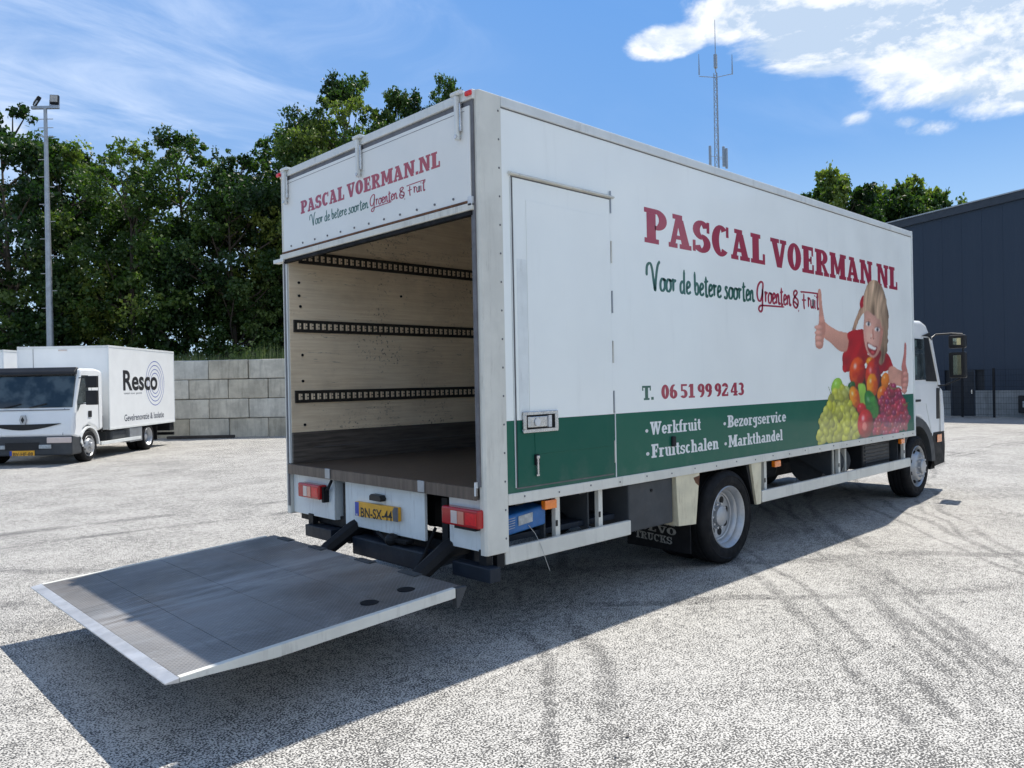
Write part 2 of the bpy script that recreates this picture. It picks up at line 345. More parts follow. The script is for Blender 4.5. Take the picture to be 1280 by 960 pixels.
# ------------------------------------------------------------------ mesh helpers
class MB:
    def __init__(s): s.v = []; s.f = []
    def add(s, vs, fs):
        o = len(s.v); s.v += [tuple(p) for p in vs]; s.f += [tuple(i + o for i in f) for f in fs]; return s
    def box(s, x0, y0, z0, x1, y1, z1):
        x0, x1 = sorted((x0, x1)); y0, y1 = sorted((y0, y1)); z0, z1 = sorted((z0, z1))
        return s.add([(x0, y0, z0), (x1, y0, z0), (x1, y1, z0), (x0, y1, z0), (x0, y0, z1), (x1, y0, z1), (x1, y1, z1), (x0, y1, z1)],
                     [(0, 3, 2, 1), (4, 5, 6, 7), (0, 1, 5, 4), (1, 2, 6, 5), (2, 3, 7, 6), (3, 0, 4, 7)])
    def hexa(s, b, t):   # bottom 4, top 4 points, counter-clockwise seen from above
        return s.add(list(b) + list(t), [(0, 3, 2, 1), (4, 5, 6, 7), (0, 1, 5, 4), (1, 2, 6, 5), (2, 3, 7, 6), (3, 0, 4, 7)])
    def bar(s, p, q, w, h=None):
        h = h or w; p = Vector(p); q = Vector(q); d = (q - p).normalized()
        up = Vector((0, 0, 1)) if abs(d.z) < .95 else Vector((1, 0, 0))
        a = d.cross(up).normalized() * w / 2; b = a.cross(d).normalized() * h / 2
        return s.hexa([p - a - b, p + a - b, q + a - b, q - a - b], [p - a + b, p + a + b, q + a + b, q - a + b])
    def tube(s, pts, r, n=8, cap=True):
        pts = [Vector(p) for p in pts]; rs = r if hasattr(r, '__len__') else [r] * len(pts); vs = []; fs = []; ref = None
        for i, p in enumerate(pts):
            d = (pts[min(i + 1, len(pts) - 1)] - pts[max(i - 1, 0)]).normalized()
            if ref is None: ref = Vector((0, 0, 1)) if abs(d.z) < .9 else Vector((1, 0, 0))
            a = d.cross(ref).normalized(); b = a.cross(d).normalized()
            for k in range(n):
                t = 2 * PI * k / n; vs.append(p + (a * math.cos(t) + b * math.sin(t)) * rs[i])
        for i in range(len(pts) - 1):
            for k in range(n): fs.append((i * n + k, i * n + (k + 1) % n, (i + 1) * n + (k + 1) % n, (i + 1) * n + k))
        if cap: fs.append(tuple(range(n))[::-1]); fs.append(tuple(range((len(pts) - 1) * n, len(pts) * n)))
        return s.add(vs, fs)
    def cyl(s, p, q, r, n=16): return s.tube([p, q], r, n)
    def lathe(s, prof, c, axis='y', n=40, closed=False):   # prof: (radius, offset along axis)
        vs = []; fs = []; m = len(prof)
        for k in range(n):
            t = 2 * PI * k / n; ca, sa = math.cos(t), math.sin(t)
            for r, o in prof:
                vs.append((c[0] + r * ca, c[1] + o, c[2] + r * sa) if axis == 'y' else ((c[0] + r * ca, c[1] + r * sa, c[2] + o) if axis == 'z' else (c[0] + o, c[1] + r * ca, c[2] + r * sa)))
        for k in range(n):
            for j in range(m if closed else m - 1):
                fs.append((k * m + j, k * m + (j + 1) % m, ((k + 1) % n) * m + (j + 1) % m, ((k + 1) % n) * m + j))
        return s.add(vs, fs)
    def prism(s, poly, axis, d0, d1):   # poly in the other two coordinates
        n = len(poly)
        def P(a, b, d): return {'x': (d, a, b), 'y': (a, d, b), 'z': (a, b, d)}[axis]
        vs = [P(a, b, d0) for a, b in poly] + [P(a, b, d1) for a, b in poly]
        fs = [tuple(range(n)), tuple(range(2 * n - 1, n - 1, -1))] + [(i, i + n, (i + 1) % n + n, (i + 1) % n) for i in range(n)]
        return s.add(vs, fs)
    def sphere(s, c, rx, ry, rz, n=10, m=7):
        vs = []; fs = []
        for i in range(m + 1):
            a = PI * i / m
            for k in range(n):
                t = 2 * PI * k / n; vs.append((c[0] + rx * math.sin(a) * math.cos(t), c[1] + ry * math.sin(a) * math.sin(t), c[2] + rz * math.cos(a)))
        for i in range(m):
            for k in range(n): fs.append((i * n + k, (i + 1) * n + k, (i + 1) * n + (k + 1) % n, i * n + (k + 1) % n))
        return s.add(vs, fs)
    def mesh(s, name, fixn=True):
        me = bpy.data.meshes.new(name); me.from_pydata(s.v, [], s.f); me.update()
        if fixn:
            bm = bmesh.new(); bm.from_mesh(me); bmesh.ops.remove_doubles(bm, verts=bm.verts, dist=1e-6)
            bmesh.ops.recalc_face_normals(bm, faces=bm.faces); bm.to_mesh(me); bm.free()
        return me
    def build(s, name, mat, parent=None, bevel=0.0, smooth=False, kind=None, label=None, seg=2, fixn=True):
        me = s.mesh(name, fixn); me.materials.append(M[mat] if isinstance(mat, str) else mat)
        o = bpy.data.objects.new(name, me); COL.objects.link(o)
        if parent: o.parent = parent
        if bevel:
            b = o.modifiers.new('bevel', 'BEVEL'); b.width = bevel; b.segments = seg; b.limit_method = 'ANGLE'; b.angle_limit = R_(35)
        if smooth:
            for p in me.polygons: p.use_smooth = True
            if smooth != 'all':
                me.set_sharp_from_angle(angle=R_(38))
        if kind: o['kind'] = kind
        if label: o['label'] = label
        return o
def tag(o, label=None, cat=None, group=None, kind=None):
    if label: o['label'] = label
    if cat: o['category'] = cat
    if group: o['group'] = group
    if kind: o['kind'] = kind
    return o
def empty(name, label, cat, loc=(0, 0, 0), rz=0.0, group=None):
    o = bpy.data.objects.new(name, None); COL.objects.link(o); o.location = loc; o.rotation_euler = (0, 0, rz); o.empty_display_size = .3
    return tag(o, label, cat, group)
def copy_tree(o, parent=None):
    c = o.copy(); COL.objects.link(c)
    if parent: c.parent = parent
    for ch in [x for x in bpy.data.objects if x.parent == o]: copy_tree(ch, c)
    return c
def share(o, loc, rot=None, parent=None):
    c = o.copy(); COL.objects.link(c); c.location = loc
    if rot: c.rotation_euler = rot
    if parent: c.parent = parent
    return c

# ------------------------------------------------------------------ lettering
def rect(x0, y0, x1, y1): return [(x0, y0), (x1, y0), (x1, y1), (x0, y1)]
def arc(cx, cy, rx, ry, a0, a1, wx, wy, n=14):
    o = [];  i = []
    for k in range(n + 1):
        t = R_(a0 + (a1 - a0) * k / n); o.append((cx + rx * math.cos(t), cy + ry * math.sin(t))); i.append((cx + (rx - wx) * math.cos(t), cy + (ry - wy) * math.sin(t)))
    return ('strip', o, i)
r = rect
SLAB = {
 'P': (.70, [r(.1, .14, .32, .86), r(0, 0, .44, .14), r(0, .86, .38, 1), arc(.38, .7, .32, .3, -90, 90, .2, .13), r(.32, .4, .38, .53)]),
 'A': (.76, [[(.09, .14), (.2, .14), (.34, .86), (.26, .86)], [(.46, .14), (.66, .14), (.46, .86), (.30, .86)], r(.2, .26, .44, .38), r(0, 0, .29, .14), r(.36, 0, .76, .14), r(.14, .86, .46, 1)]),
 'S': (.64, [arc(.32, .70, .31, .30, 20, 270, .2, .14), arc(.32, .29, .32, .29, -160, 90, .2, .14), r(.5, .64, .6, .98), r(.0, .02, .1, .36)]),
 'C': (.68, [arc(.34, .5, .34, .5, 48, 318, .22, .14, 20), r(.54, .64, .64, .98)]),
 'L': (.63, [r(.1, .14, .32, .86), r(0, .86, .42, 1), r(0, 0, .61, .14), r(.51, .14, .61, .36)]),
 'V': (.74, [[(.32, 0), (.48, 0), (.28, .86), (.10, .86)], [(.38, .05), (.48, 0), (.66, .86), (.56, .86)], r(0, .86, .40, 1), r(.44, .86, .74, 1)]),
 'O': (.68, [arc(.34, .5, .34, .5, 0, 360, .22, .13, 26)]),
 'E': (.63, [r(.1, .14, .32, .86), r(0, .86, .58, 1), r(.32, .44, .44, .56), r(0, 0, .61, .14), r(.49, .66, .58, .86), r(.52, .14, .61, .34), r(.42, .36, .5, .64)]),
 'R': (.76, [r(.1, .14, .32, .86), r(0, 0, .42, .14), r(0, .86, .38, 1), arc(.38, .72, .31, .28, -90, 90, .2, .13), r(.32, .44, .38, .57), [(.50, .14), (.70, .14), (.52, .45), (.34, .45)], r(.47, 0, .76, .14)]),
 'M': (.96, [r(.09, .14, .23, .86), r(.64, .14, .86, .86), [(.42, .15), (.50, .25), (.32, .86), (.2, .86)], [(.44, .25), (.50, .14), (.70, .86), (.62, .86)], r(0, 0, .33, .14), r(.54, 0, .96, .14), r(0, .86, .34, 1), r(.6, .86, .96, 1)]),
 'N': (.84, [r(.1, .14, .23, .86), r(.60, .14, .74, .86), [(.56, 0), (.74, 0), (.36, .86), (.2, .86)], r(0, 0, .34, .14), r(0, .86, .36, 1), r(.5, .86, .84, 1)]),
 'T': (.68, [r(.22, .14, .46, .86), r(0, .86, .68, 1), r(0, .66, .09, .86), r(.59, .66, .68, .86), r(.12, 0, .56, .14)]),
 '.': (.2, [r(0, 0, .2, .2)]), ' ': (.14, []), '|': (.40, [arc(.13, .34, .13, .13, 0, 360, .1299, .1299, 16)]),
 '0': (.56, [arc(.28, .5, .28, .5, 0, 360, .19, .13, 24)]), '6': (.56, [arc(.28, .32, .28, .32, 0, 360, .19, .12, 20), arc(.30, .5, .30, .5, 70, 180, .19, .13)]),
 '9': (.56, [arc(.28, .68, .28, .32, 0, 360, .19, .12, 20), arc(.26, .5, .30, .5, -110, 0, .19, .13)]),
 '5': (.56, [r(.05, .86, .50, 1), r(.05, .5, .18, .86), arc(.25, .31, .29, .31, -150, 118, .19, .13)]),
 '1': (.50, [r(.16, .13, .36, 1), r(.03, 0, .50, .13), [(0, .76), (.16, .8), (.16, 1), (.12, 1)]]),
 '2': (.56, [arc(.28, .72, .27, .28, -12, 175, .19, .13), [(0, .15), (.2, .15), (.53, .66), (.36, .62)], r(0, 0, .55, .15), r(.47, .15, .55, .3)]),
 '4': (.6, [r(.32, .12, .5, 1), [(0, .36), (.12, .36), (.32, .9), (.32, 1)], r(0, .24, .6, .36), r(.22, 0, .6, .12)]),
 '3': (.56, [arc(.27, .72, .26, .28, -90, 150, .18, .13), arc(.26, .29, .29, .29, -155, 90, .19, .13)]),
 'W': (1.02, [[(.08, .86), (.26, .86), (.36, 0), (.26, 0)], [(.40, .86), (.52, .86), (.36, 0), (.28, .1)], [(.46, .86), (.62, .86), (.72, 0), (.62, 0)], [(.84, .86), (.94, .86), (.72, 0), (.64, .1)], r(0, .86, .34, 1), r(.38, .86, .68, 1), r(.74, .86, 1.02, 1)]),
 'F': (.6, [r(.1, .14, .3, .86), r(0, .86, .58, 1), r(.3, .44, .42, .56), r(0, 0, .42, .14), r(.49, .66, .58, .86), r(.40, .36, .48, .64)]),
 'B': (.66, [r(.1, .13, .30, .87), r(0, .87, .36, 1), r(0, 0, .38, .13), arc(.36, .745, .26, .255, -90, 90, .18, .12), arc(.38, .275, .28, .275, -90, 90, .19, .12), r(.3, .43, .37, .55)]),
 'e': (.5, [arc(.25, .34, .25, .34, 20, 325, .16, .11, 18), r(.10, .30, .49, .40), arc(.25, .34, .25, .34, -5, 25, .15, .11, 3)]),
 'r': (.46, [r(.08, .11, .25, .57), r(0, .57, .25, .68), r(0, 0, .36, .11), arc(.32, .48, .15, .2, 25, 150, .1, .1)]),
 'k': (.56, [r(.08, .11, .24, .89), r(0, .89, .24, 1), r(0, 0, .28, .11), [(.24, .30), (.34, .36), (.50, .60), (.36, .60)], [(.26, .36), (.40, .40), (.54, .08), (.38, .08)], r(.32, .57, .56, .67), r(.34, 0, .58, .10)]),
 'f': (.38, [r(.1, .11, .26, .8), r(0, 0, .36, .11), r(0, .57, .36, .67), arc(.28, .8, .18, .2, 40, 180, .14, .11)]),
 'u': (.58, [r(.08, .2, .24, .58), r(0, .57, .24, .68), arc(.26, .22, .18, .22, 180, 300, .14, .11), r(.36, .1, .5, .58), r(.30, .57, .5, .68), r(.36, 0, .58, .11)]),
 'i': (.32, [r(.08, .11, .24, .57), r(0, .57, .24, .68), r(0, 0, .32, .11), r(.07, .80, .24, .96)]),
 't': (.36, [r(.09, .15, .25, .9), r(0, .57, .34, .67), arc(.25, .18, .16, .18, 180, 320, .13, .11)]),
 's': (.46, [arc(.23, .49, .21, .19, 20, 270, .13, .10), arc(.23, .19, .22, .19, -160, 90, .13, .10), r(.34, .44, .42, .66), r(0, .02, .08, .24)]),
 'c': (.48, [arc(.24, .34, .24, .34, 45, 320, .16, .11, 16)]),
 'h': (.60, [r(.08, .11, .24, .89), r(0, .89, .24, 1), r(0, 0, .30, .11), arc(.34, .46, .18, .22, 0, 150, .15, .11), r(.37, .11, .52, .46), r(.34, 0, .60, .11)]),
 'a': (.54, [arc(.22, .2, .22, .2, 0, 360, .14, .10, 16), arc(.26, .47, .2, .21, 0, 160, .15, .11), r(.31, .11, .46, .5), r(.36, 0, .54, .11)]),
 'l': (.32, [r(.08, .11, .24, .89), r(0, .89, .24, 1), r(0, 0, .32, .11)]),
 'n': (.60, [r(.08, .11, .24, .57), r(0, .57, .24, .68), r(0, 0, .30, .11), arc(.34, .46, .18, .22, 0, 150, .15, .11), r(.37, .11, .52, .46), r(.34, 0, .60, .11)]),
 'z': (.48, [r(0, .57, .46, .68), r(0, 0, .47, .11), [(.0, .11), (.16, .11), (.46, .57), (.30, .57)], r(0, .46, .08, .57), r(.39, .11, .47, .22)]),
 'o': (.52, [arc(.26, .34, .26, .34, 0, 360, .17, .11, 20)]),
 'g': (.54, [arc(.23, .44, .22, .24, 0, 360, .14, .1, 16), r(.3, -.06, .45, .62), arc(.24, -.05, .21, .2, 190, 360, .15, .1), r(.36, .58, .54, .68)]),
 'v': (.56, [[(.06, .57), (.22, .57), (.36, 0), (.24, 0)], [(.40, .57), (.50, .57), (.36, 0), (.28, .08)], r(0, .57, .28, .68), r(.32, .57, .56, .68)]),
 'd': (.56, [arc(.24, .32, .24, .33, 30, 330, .16, .11, 16), r(.3, .11, .46, .89), r(.22, .89, .46, 1), r(.32, 0, .56, .11)]),
 'K': (.76, [r(.1, .14, .30, .86), r(0, 0, .4, .14), r(0, .86, .4, 1), [(.3, .40), (.42, .5), (.66, .86), (.5, .86)], [(.34, .48), (.48, .56), (.7, .14), (.5, .14)], r(.44, .86, .74, 1), r(.46, 0, .76, .14)]),
 'U': (.74, [r(.1, .3, .3, .86), r(0, .86, .4, 1), arc(.36, .3, .26, .3, 180, 360, .19, .14), r(.51, .3, .62, .86), r(.44, .86, .74, 1)]),
}
def letters(text, P, x0, x1, h, gap=.015, adv=.0006, fat=0.0):
    """P(a, b, d): a along the text, b up, d out of the surface -> world point"""
    mb = MB(); tot = sum(SLAB[ch][0] + gap for ch in text) - gap; sx = (x1 - x0) / tot; cur = 0
    for ch in text:
        wd, parts = SLAB[ch]; k = 0
        for pr in parts:
            d = adv + .00015 * (k % 4); k += 1
            if isinstance(pr, tuple):
                _, o, i = pr; n = len(o); mx_ = sum(a for a, b in o) / n
                if fat: i = [(c - 1.7 * fat * (1 if a > c else -1) * min(1, abs(a - c) * 8), d_) for (a, b), (c, d_) in zip(o, i)]
                vs = [P(x0 + (cur + a) * sx, b * h, d) for a, b in o + i]
                mb.add(vs, [(j, j + 1, n + j + 1, n + j) for j in range(n - 1)])
            else:
                if fat and max(b for a, b in pr) - min(b for a, b in pr) > .4: mx_ = sum(a for a, b in pr) / len(pr); pr = [(a + (fat if (a > mx_) == (k2 in (1, 2)) or abs(a - mx_) > .02 and a > mx_ else -fat), b) if len(pr) != 4 else (a + (fat if k2 in (1, 2) else -fat), b) for k2, (a, b) in enumerate(pr)]
                mb.add([P(x0 + (cur + a) * sx, b * h, d) for a, b in pr], [tuple(range(len(pr)))])
        cur += wd + gap
    return mb
def spline(pts, n=5):
    out = []
    for i in range(len(pts) - 1):
        p0 = pts[max(i - 1, 0)]; p1 = pts[i]; p2 = pts[i + 1]; p3 = pts[min(i + 2, len(pts) - 1)]
        for k in range(n):
            t = k / n
            out.append(tuple(.5 * ((2 * p1[j]) + (-p0[j] + p2[j]) * t + (2 * p0[j] - 5 * p1[j] + 4 * p2[j] - p3[j]) * t * t + (-p0[j] + 3 * p1[j] - 3 * p2[j] + p3[j]) * t ** 3) for j in (0, 1)))
    out.append(pts[-1]); return out
HAND = {   # brush letters: advance, strokes, x-height .5, ascender 1
 'V': (.52, [[(0, .55), (.02, .95), (.14, 1.08), (.22, .85), (.28, .30), (.33, -.02), (.36, .4), (.44, 1.0), (.54, 1.22)]]),
 'o': (.25, [[(.20, .46), (.10, .50), (.03, .32), (.04, .06), (.12, .0), (.20, .14), (.20, .40), (.15, .50), (.26, .44)]]),
 'r': (.20, [[(.02, .44), (.06, .50), (.06, .02)], [(.06, .36), (.12, .50), (.18, .46)]]),
 'd': (.27, [[(.19, .40), (.12, .50), (.04, .36), (.04, .08), (.11, .0), (.19, .16)], [(.20, 1.02), (.19, .1), (.25, .0)]]),
 'e': (.22, [[(.04, .22), (.14, .30), (.18, .42), (.12, .52), (.05, .40), (.04, .10), (.11, .0), (.22, .10)]]),
 'b': (.25, [[(.04, 1.0), (.05, .06)], [(.05, .34), (.12, .50), (.19, .38), (.19, .12), (.12, .0), (.05, .08)]]),
 't': (.20, [[(.09, .86), (.09, .06), (.13, -.04), (.18, .04)], [(0, .60), (.20, .66)]]),
 's': (.21, [[(.17, .46), (.10, .52), (.06, .42), (.14, .22), (.12, .02), (.04, -.02), (.0, .08)]]),
 'n': (.25, [[(.03, .50), (.04, .0)], [(.04, .32), (.11, .50), (.16, .42), (.17, .06), (.22, .0), (.26, .08)]]),
 'G': (.44, [[(.34, .62), (.36, .92), (.24, 1.0), (.08, .78), (.02, .40), (.08, .10), (.20, .06), (.30, .34), (.34, .64), (.32, .1), (.30, -.34), (.20, -.48), (.10, -.36), (.18, -.20), (.36, -.16), (.9, -.14), (1.62, -.12)]]),
 '&': (.42, [[(.34, .0), (.14, .18), (.02, .2), (.06, .0), (.2, -.1), (.32, .1), (.30, .34), (.10, .5), (.06, .7), (.18, .82), (.28, .72), (.20, .58), (.08, .42), (.0, .2)], [(.34, -.22), (.38, -.26)]]),
 'F': (.40, [[(.16, .72), (.15, .2), (.18, -.12)], [(-.04, .76), (.1, .80), (1.10, .82), (1.14, .74)], [(.02, .36), (.30, .38)]]),
 'u': (.25, [[(.03, .46), (.03, .12), (.09, .0), (.17, .14), (.18, .48), (.18, .08), (.24, .0)]]),
 'i': (.14, [[(.05, .46), (.05, .06), (.11, .0)], [(.05, .64), (.06, .70)]]), ' ': (.14, []),
}
def hand(items, P, x0, x1, h, wid, total_text):
    """items: (text, material key) runs; returns one mesh builder per run"""
    tot = sum(HAND[c][0] for c in total_text); sx = (x1 - x0) / tot; cur = 0; res = []; cnt = 0
    for text in items:
        mb = MB()
        for ch in text:
            wd, sts = HAND[ch]
            for s_ in sts:
                pts = [(x0 + (cur + a) * sx, b * h) for a, b in spline(s_)]; n = len(pts); vs = []; d = .0006 + .0002 * (cnt % 5); cnt += 1
                for i, p in enumerate(pts):
                    q0 = pts[max(i - 1, 0)]; q1 = pts[min(i + 1, n - 1)]; dx, dy = q1[0] - q0[0], q1[1] - q0[1]; L = math.hypot(dx, dy) or 1
                    wv = wid * (.62 + .55 * abs(dy) / L) * (.45 if i in (0, n - 1) else 1)
                    vs += [P(p[0] - dy / L * wv / 2, p[1] + dx / L * wv / 2, d), P(p[0] + dy / L * wv / 2, p[1] - dx / L * wv / 2, d)]
                mb.add(vs, [(2 * i, 2 * i + 1, 2 * i + 3, 2 * i + 2) for i in range(n - 1)])
            cur += wd
        res.append(mb)
    return res
_dg = None
def sans(text, P, x0, x1, h, bold=0.0, d=.0008):
    cu = bpy.data.curves.new('t', 'FONT'); cu.body = text; cu.size = 1; cu.offset = bold; cu.resolution_u = 4
    ob = bpy.data.objects.new('t', cu); COL.objects.link(ob)
    bpy.context.view_layer.update()
    me = bpy.data.meshes.new_from_object(ob.evaluated_get(bpy.context.evaluated_depsgraph_get()))
    vs = [v.co.copy() for v in me.vertices]; fs = [tuple(p.vertices) for p in me.polygons]
    bpy.data.objects.remove(ob); bpy.data.curves.remove(cu); bpy.data.meshes.remove(me)
    xa = min(v.x for v in vs); xb = max(v.x for v in vs); ya = 0; yb = .73
    mb = MB(); mb.add([P(x0 + (v.x - xa) / (xb - xa) * (x1 - x0), (v.y - ya) / (yb - ya) * h, d) for v in vs], fs); return mb

# ================================================================== SETTING
mb = MB(); mb.add([(-150, -150, 0), (150, -150, 0), (150, 150, 0), (-150, 150, 0)], [(0, 1, 2, 3)])
tag(mb.build('asphalt_yard', 'asphalt', fixn=False), kind='structure')
mb = MB(); mb.add([(-1500, -1500, -.02), (1500, -1500, -.02), (1500, 1500, -.02), (-1500, 1500, -.02)], [(0, 1, 2, 3)])
tag(mb.build('ground', 'grassland', fixn=False), kind='structure')
CR = Vector((_r.x, _r.y, 0)).normalized(); CF = Vector((_f.x, _f.y, 0)).normalized(); CP = Vector((-3.15, -3.537, 0))
def at(px, depth, z=0.0):
    p = CP + CF * depth + CR * ((px - 640) / 969.64 * depth); return Vector((p.x, p.y, z))
def px_h(px, py, depth): return 1.595 + ((491.0 - .0195 * px) - py) / 969.64 * depth
# grass strip behind the block wall
a = at(-900, 26.3); b = at(760, 26.3); c_ = at(760, 60); d_ = at(-700, 60)
mb = MB(); mb.add([(a.x, a.y, .006), (b.x, b.y, .006), (c_.x, c_.y, .006), (d_.x, d_.y, .006)], [(0, 1, 2, 3)])
tag(mb.build('grass_verge', 'grassland'), kind='structure')

# ------------------------------------------------------------------ concrete block wall
WD = 25.2; BW, BH, BD = 1.285, .636, .62
wallE = empty('block_wall', 'grey wall of large stacked concrete blocks behind the parked box trucks', 'wall', tuple(at(290, WD)), math.atan2(CR.y, CR.x))
bm_ = MB(); ch = .022; g = .008
bm_.box(g, 0, g, BW - g, BD, BH - g)
blk = bm_.build('block', 'concrete', wallE, bevel=.028)
first = True
for row in range(4):
    off = (at(310.5, WD) - at(290, WD)).dot(CR) if row % 2 == 1 else (at(335.5 if row == 2 else 285.4, WD) - at(290, WD)).dot(CR)
    if row % 2 == 1: off = (310.5 - 290) / 969.64 * WD
    else: off = (285.4 - 290) / 969.64 * WD
    for k in range(-10, 7):
        x = off + k * BW; rr = random.Random(row * 50 + k)
        loc = (x, rr.uniform(-.035, .035), row * BH - .03); rot = (rr.uniform(-.006, .006), rr.uniform(-.004, .004), rr.uniform(-.012, .012))
        if first: blk.location = loc; blk.rotation_euler = rot; first = False
        else: share(blk, loc, rot, wallE)
pk = at(208, WD - .55); pk2 = at(292, WD - .45)
tag(MB().bar((pk.x, pk.y, .05), (pk2.x, pk2.y, .05), .16, .09).build('plank', 'darkwood', bevel=.01), 'dark weathered beam lying on the asphalt at the foot of the block wall', 'beam')

# ------------------------------------------------------------------ warehouse
BX = 29.1; BT = 7.85
wh = empty('warehouse', 'dark blue-grey clad warehouse with a grey concrete plinth', 'warehouse', (BX, 5, 0))
def bz(y): return 7.62 + (8.03 - y) * (.42 / 4.39) if y > 3 else 8.1 + (3 - y) * .0956
# body kept just behind the cladding
mb = MB(); mb.prism([(-22, 0), (22, 0), (22, bz(27) - .1), (-22, bz(-17) - .1)], 'x', .14, 24); mb.build('building_body', 'doordark', wh)
pw = .668
bp = MB(); bp.box(0, .0015, 0, .1, pw - .0015, 1); base_panel = bp.build('cladding_panel', 'cladding', wh, bevel=.0015)
y = 11.0; i = 0
while y > -9:
    h = bz(y - pw / 2) - .96 - .2
    z0 = .96
    if 5.2 < y - pw / 2 < 6.2: z0 = 1.72; h = bz(y - pw / 2) - z0 - .2
    o = base_panel if i == 0 else share(base_panel, (0, 0, 0), parent=wh)
    o.location = (0, y - pw - 5, z0); o.scale = (1, 1, h); y -= pw; i += 1
mb = MB(); mb.prism([(-22, bz(-17) - .28), (22, bz(27) - .28), (22, bz(27)), (-22, bz(-17))], 'x', -.09, .16); mb.build('parapet_trim', 'trimdark', wh)
mb = MB(); mb.prism([(-22, bz(-17)), (22, bz(27)), (22, bz(27) + .045), (-22, bz(-17) + .045)], 'x', -.13, .2); mb.build('roof_capping', 'galv', wh)
yy = 11.5; k = 0
pp = MB().box(-.03, .006, 0, .13, 1.69, .95); pl0 = None
for (ya, yb) in [(6.12, 7.8), (7.8, 9.5), (9.5, 11.2), (3.60, 5.28), (1.90, 3.60), (.2, 1.9), (-1.5, .2), (-3.2, -1.5), (-4.9, -3.2), (-6.6, -4.9)]:
    if pl0 is None: pl0 = pp.build('plinth_panel', 'plinth', wh, bevel=.008); o = pl0
    else: o = share(pl0, (0, 0, 0), parent=wh)
    o.location = (0, ya - 5, 0)
d0 = MB().box(.03, 5.29 - 5, 0, .1, 6.11 - 5, 1.70).build('door', 'doordark', wh)
MB().box(.0, 5.285 - 5, 0, .04, 5.33 - 5, 1.70).box(0, 6.07 - 5, 0, .04, 6.115 - 5, 1.70).box(0, 5.33 - 5, 1.655, .04, 6.07 - 5, 1.70).build('door_frame', 'trimdark', d0)
MB().box(-.05, 5.38 - 5, .84, .02, 5.42 - 5, .98).build('handle', 'steel', d0)
ub = empty('utility_box', 'black utility box mounted low on the warehouse plinth at the right edge of the photo', 'box', (BX - .1, 3.72, .15))
MB().box(-.16, -.22, 0, .05, .16, .62).build('casing', 'plastic', ub, bevel=.02)
MB().box(-.18, -.14, .2, -.165, .02, .42).build('sticker', 'label', ub)
# fence
fe = empty('mesh_fence', 'dark welded mesh fence with thin posts in front of the warehouse', 'fence', (28.3, 4.49, 0))
fp = None
for k in range(-6, 4):
    if fp is None: fp = MB().box(-.035, -.035, 0, .035, .035, 1.76).build('post', 'black', fe, bevel=.006); o = fp
    else: o = share(fp, (0, 0, 0), parent=fe)
    o.location = (0, k * 1.01, 0)
mb = MB()
for k in range(9): mb.box(-.003, -6.06, .1 + k * .2, .003, 3.03, .108 + k * .2)
for k in range(114): mb.box(-.002, -6.06 + k * .08, .08, .002, -6.0565 + k * .08, 1.72)
mb.build('wire_mesh', 'black', fe, kind='stuff')

# ------------------------------------------------------------------ floodlight mast
p = at(64, 26.9)
lm = empty('floodlight_mast', 'tall grey tapered mast with climbing rungs and two floodlights, rising behind the white box truck', 'lamp post', tuple(p), math.atan2(CR.y, CR.x))
H1 = px_h(64, 137, 26.9)
MB().tube([(0, 0, 0), (0, 0, H1 * .5), (0, 0, H1)], [.135, .10, .058], 14).build('pole', 'galv', lm, smooth=True)
MB().box(-.48, -.05, H1, .48, .05, H1 + .1).build('crossbar', 'galv', lm, bevel=.01)
rg = MB().cyl((-.26, 0, 0), (.26, 0, 0), .014, 6).build('rung', 'galv', lm)
rgh = MB().cyl((0, 0, 0), (.24, 0, 0), .014, 6).mesh('rung_half')
zs = [(.35, 0), (.65, 0), (.95, 0), (1.75, -1), (2.35, -1), (2.7, 1), (3.3, -1), (3.9, 1), (4.5, -1), (5.1, 1), (5.7, -1), (6.3, 1), (6.9, -1)]
for i, (dz, sd_) in enumerate(zs):
    o = rg if i == 0 else share(rg, (0, 0, 0), parent=lm)
    o.location = (.13 * sd_, 0, H1 - dz)
    if sd_: o.scale = (.55, 1, 1)
for x, rz, tilt in ((-.40, R_(-52), R_(-28)), (.32, R_(10), R_(-6))):
    fl = bpy.data.objects.new('floodlight', None); COL.objects.link(fl); fl.parent = lm; fl.location = (x, 0, H1 + .1); fl.rotation_euler = (tilt, 0, rz)
    MB().box(-.14, -.06, .06, .14, .06, .38).build('housing', 'black', fl, bevel=.012)
    MB().box(-.115, -.075, .12, .115, -.061, .355).build('glass', 'lampface', fl)
    MB().box(-.16, -.02, 0, .16, .02, .03).box(-.16, -.02, .03, -.145, .02, .2).box(.145, -.02, .03, .16, .02, .2).build('bracket', 'galv', fl)

# ------------------------------------------------------------------ radio mast
p = at(902, 82)
rm = empty('radio_mast', 'slim lattice radio mast with side antennas rising far behind the truck roof', 'radio mast', tuple(p), R_(20))
HT = px_h(899, 92, 82)
def rad(z): return .46 - .26 * z / HT
lg = [(math.cos(a_), math.sin(a_)) for a_ in (R_(90), R_(210), R_(330))]
for cx, cy in lg: MB().tube([(cx * rad(0), cy * rad(0), 0), (cx * rad(HT), cy * rad(HT), HT)], .045, 6).build('leg', 'galv', rm)
mb = MB(); z = 0; k = 0
while z < HT - .8:
    z2 = z + .8
    for i in range(3):
        A_ = lg[i]; B_ = lg[(i + 1) % 3]
        if k % 2: A_, B_ = B_, A_
        mb.bar((A_[0] * rad(z), A_[1] * rad(z), z), (B_[0] * rad(z2), B_[1] * rad(z2), z2), .035)
        mb.bar((A_[0] * rad(z2), A_[1] * rad(z2), z2), (B_[0] * rad(z2), B_[1] * rad(z2), z2), .03)
    z = z2; k += 1
mb.build('bracing', 'galv', rm)
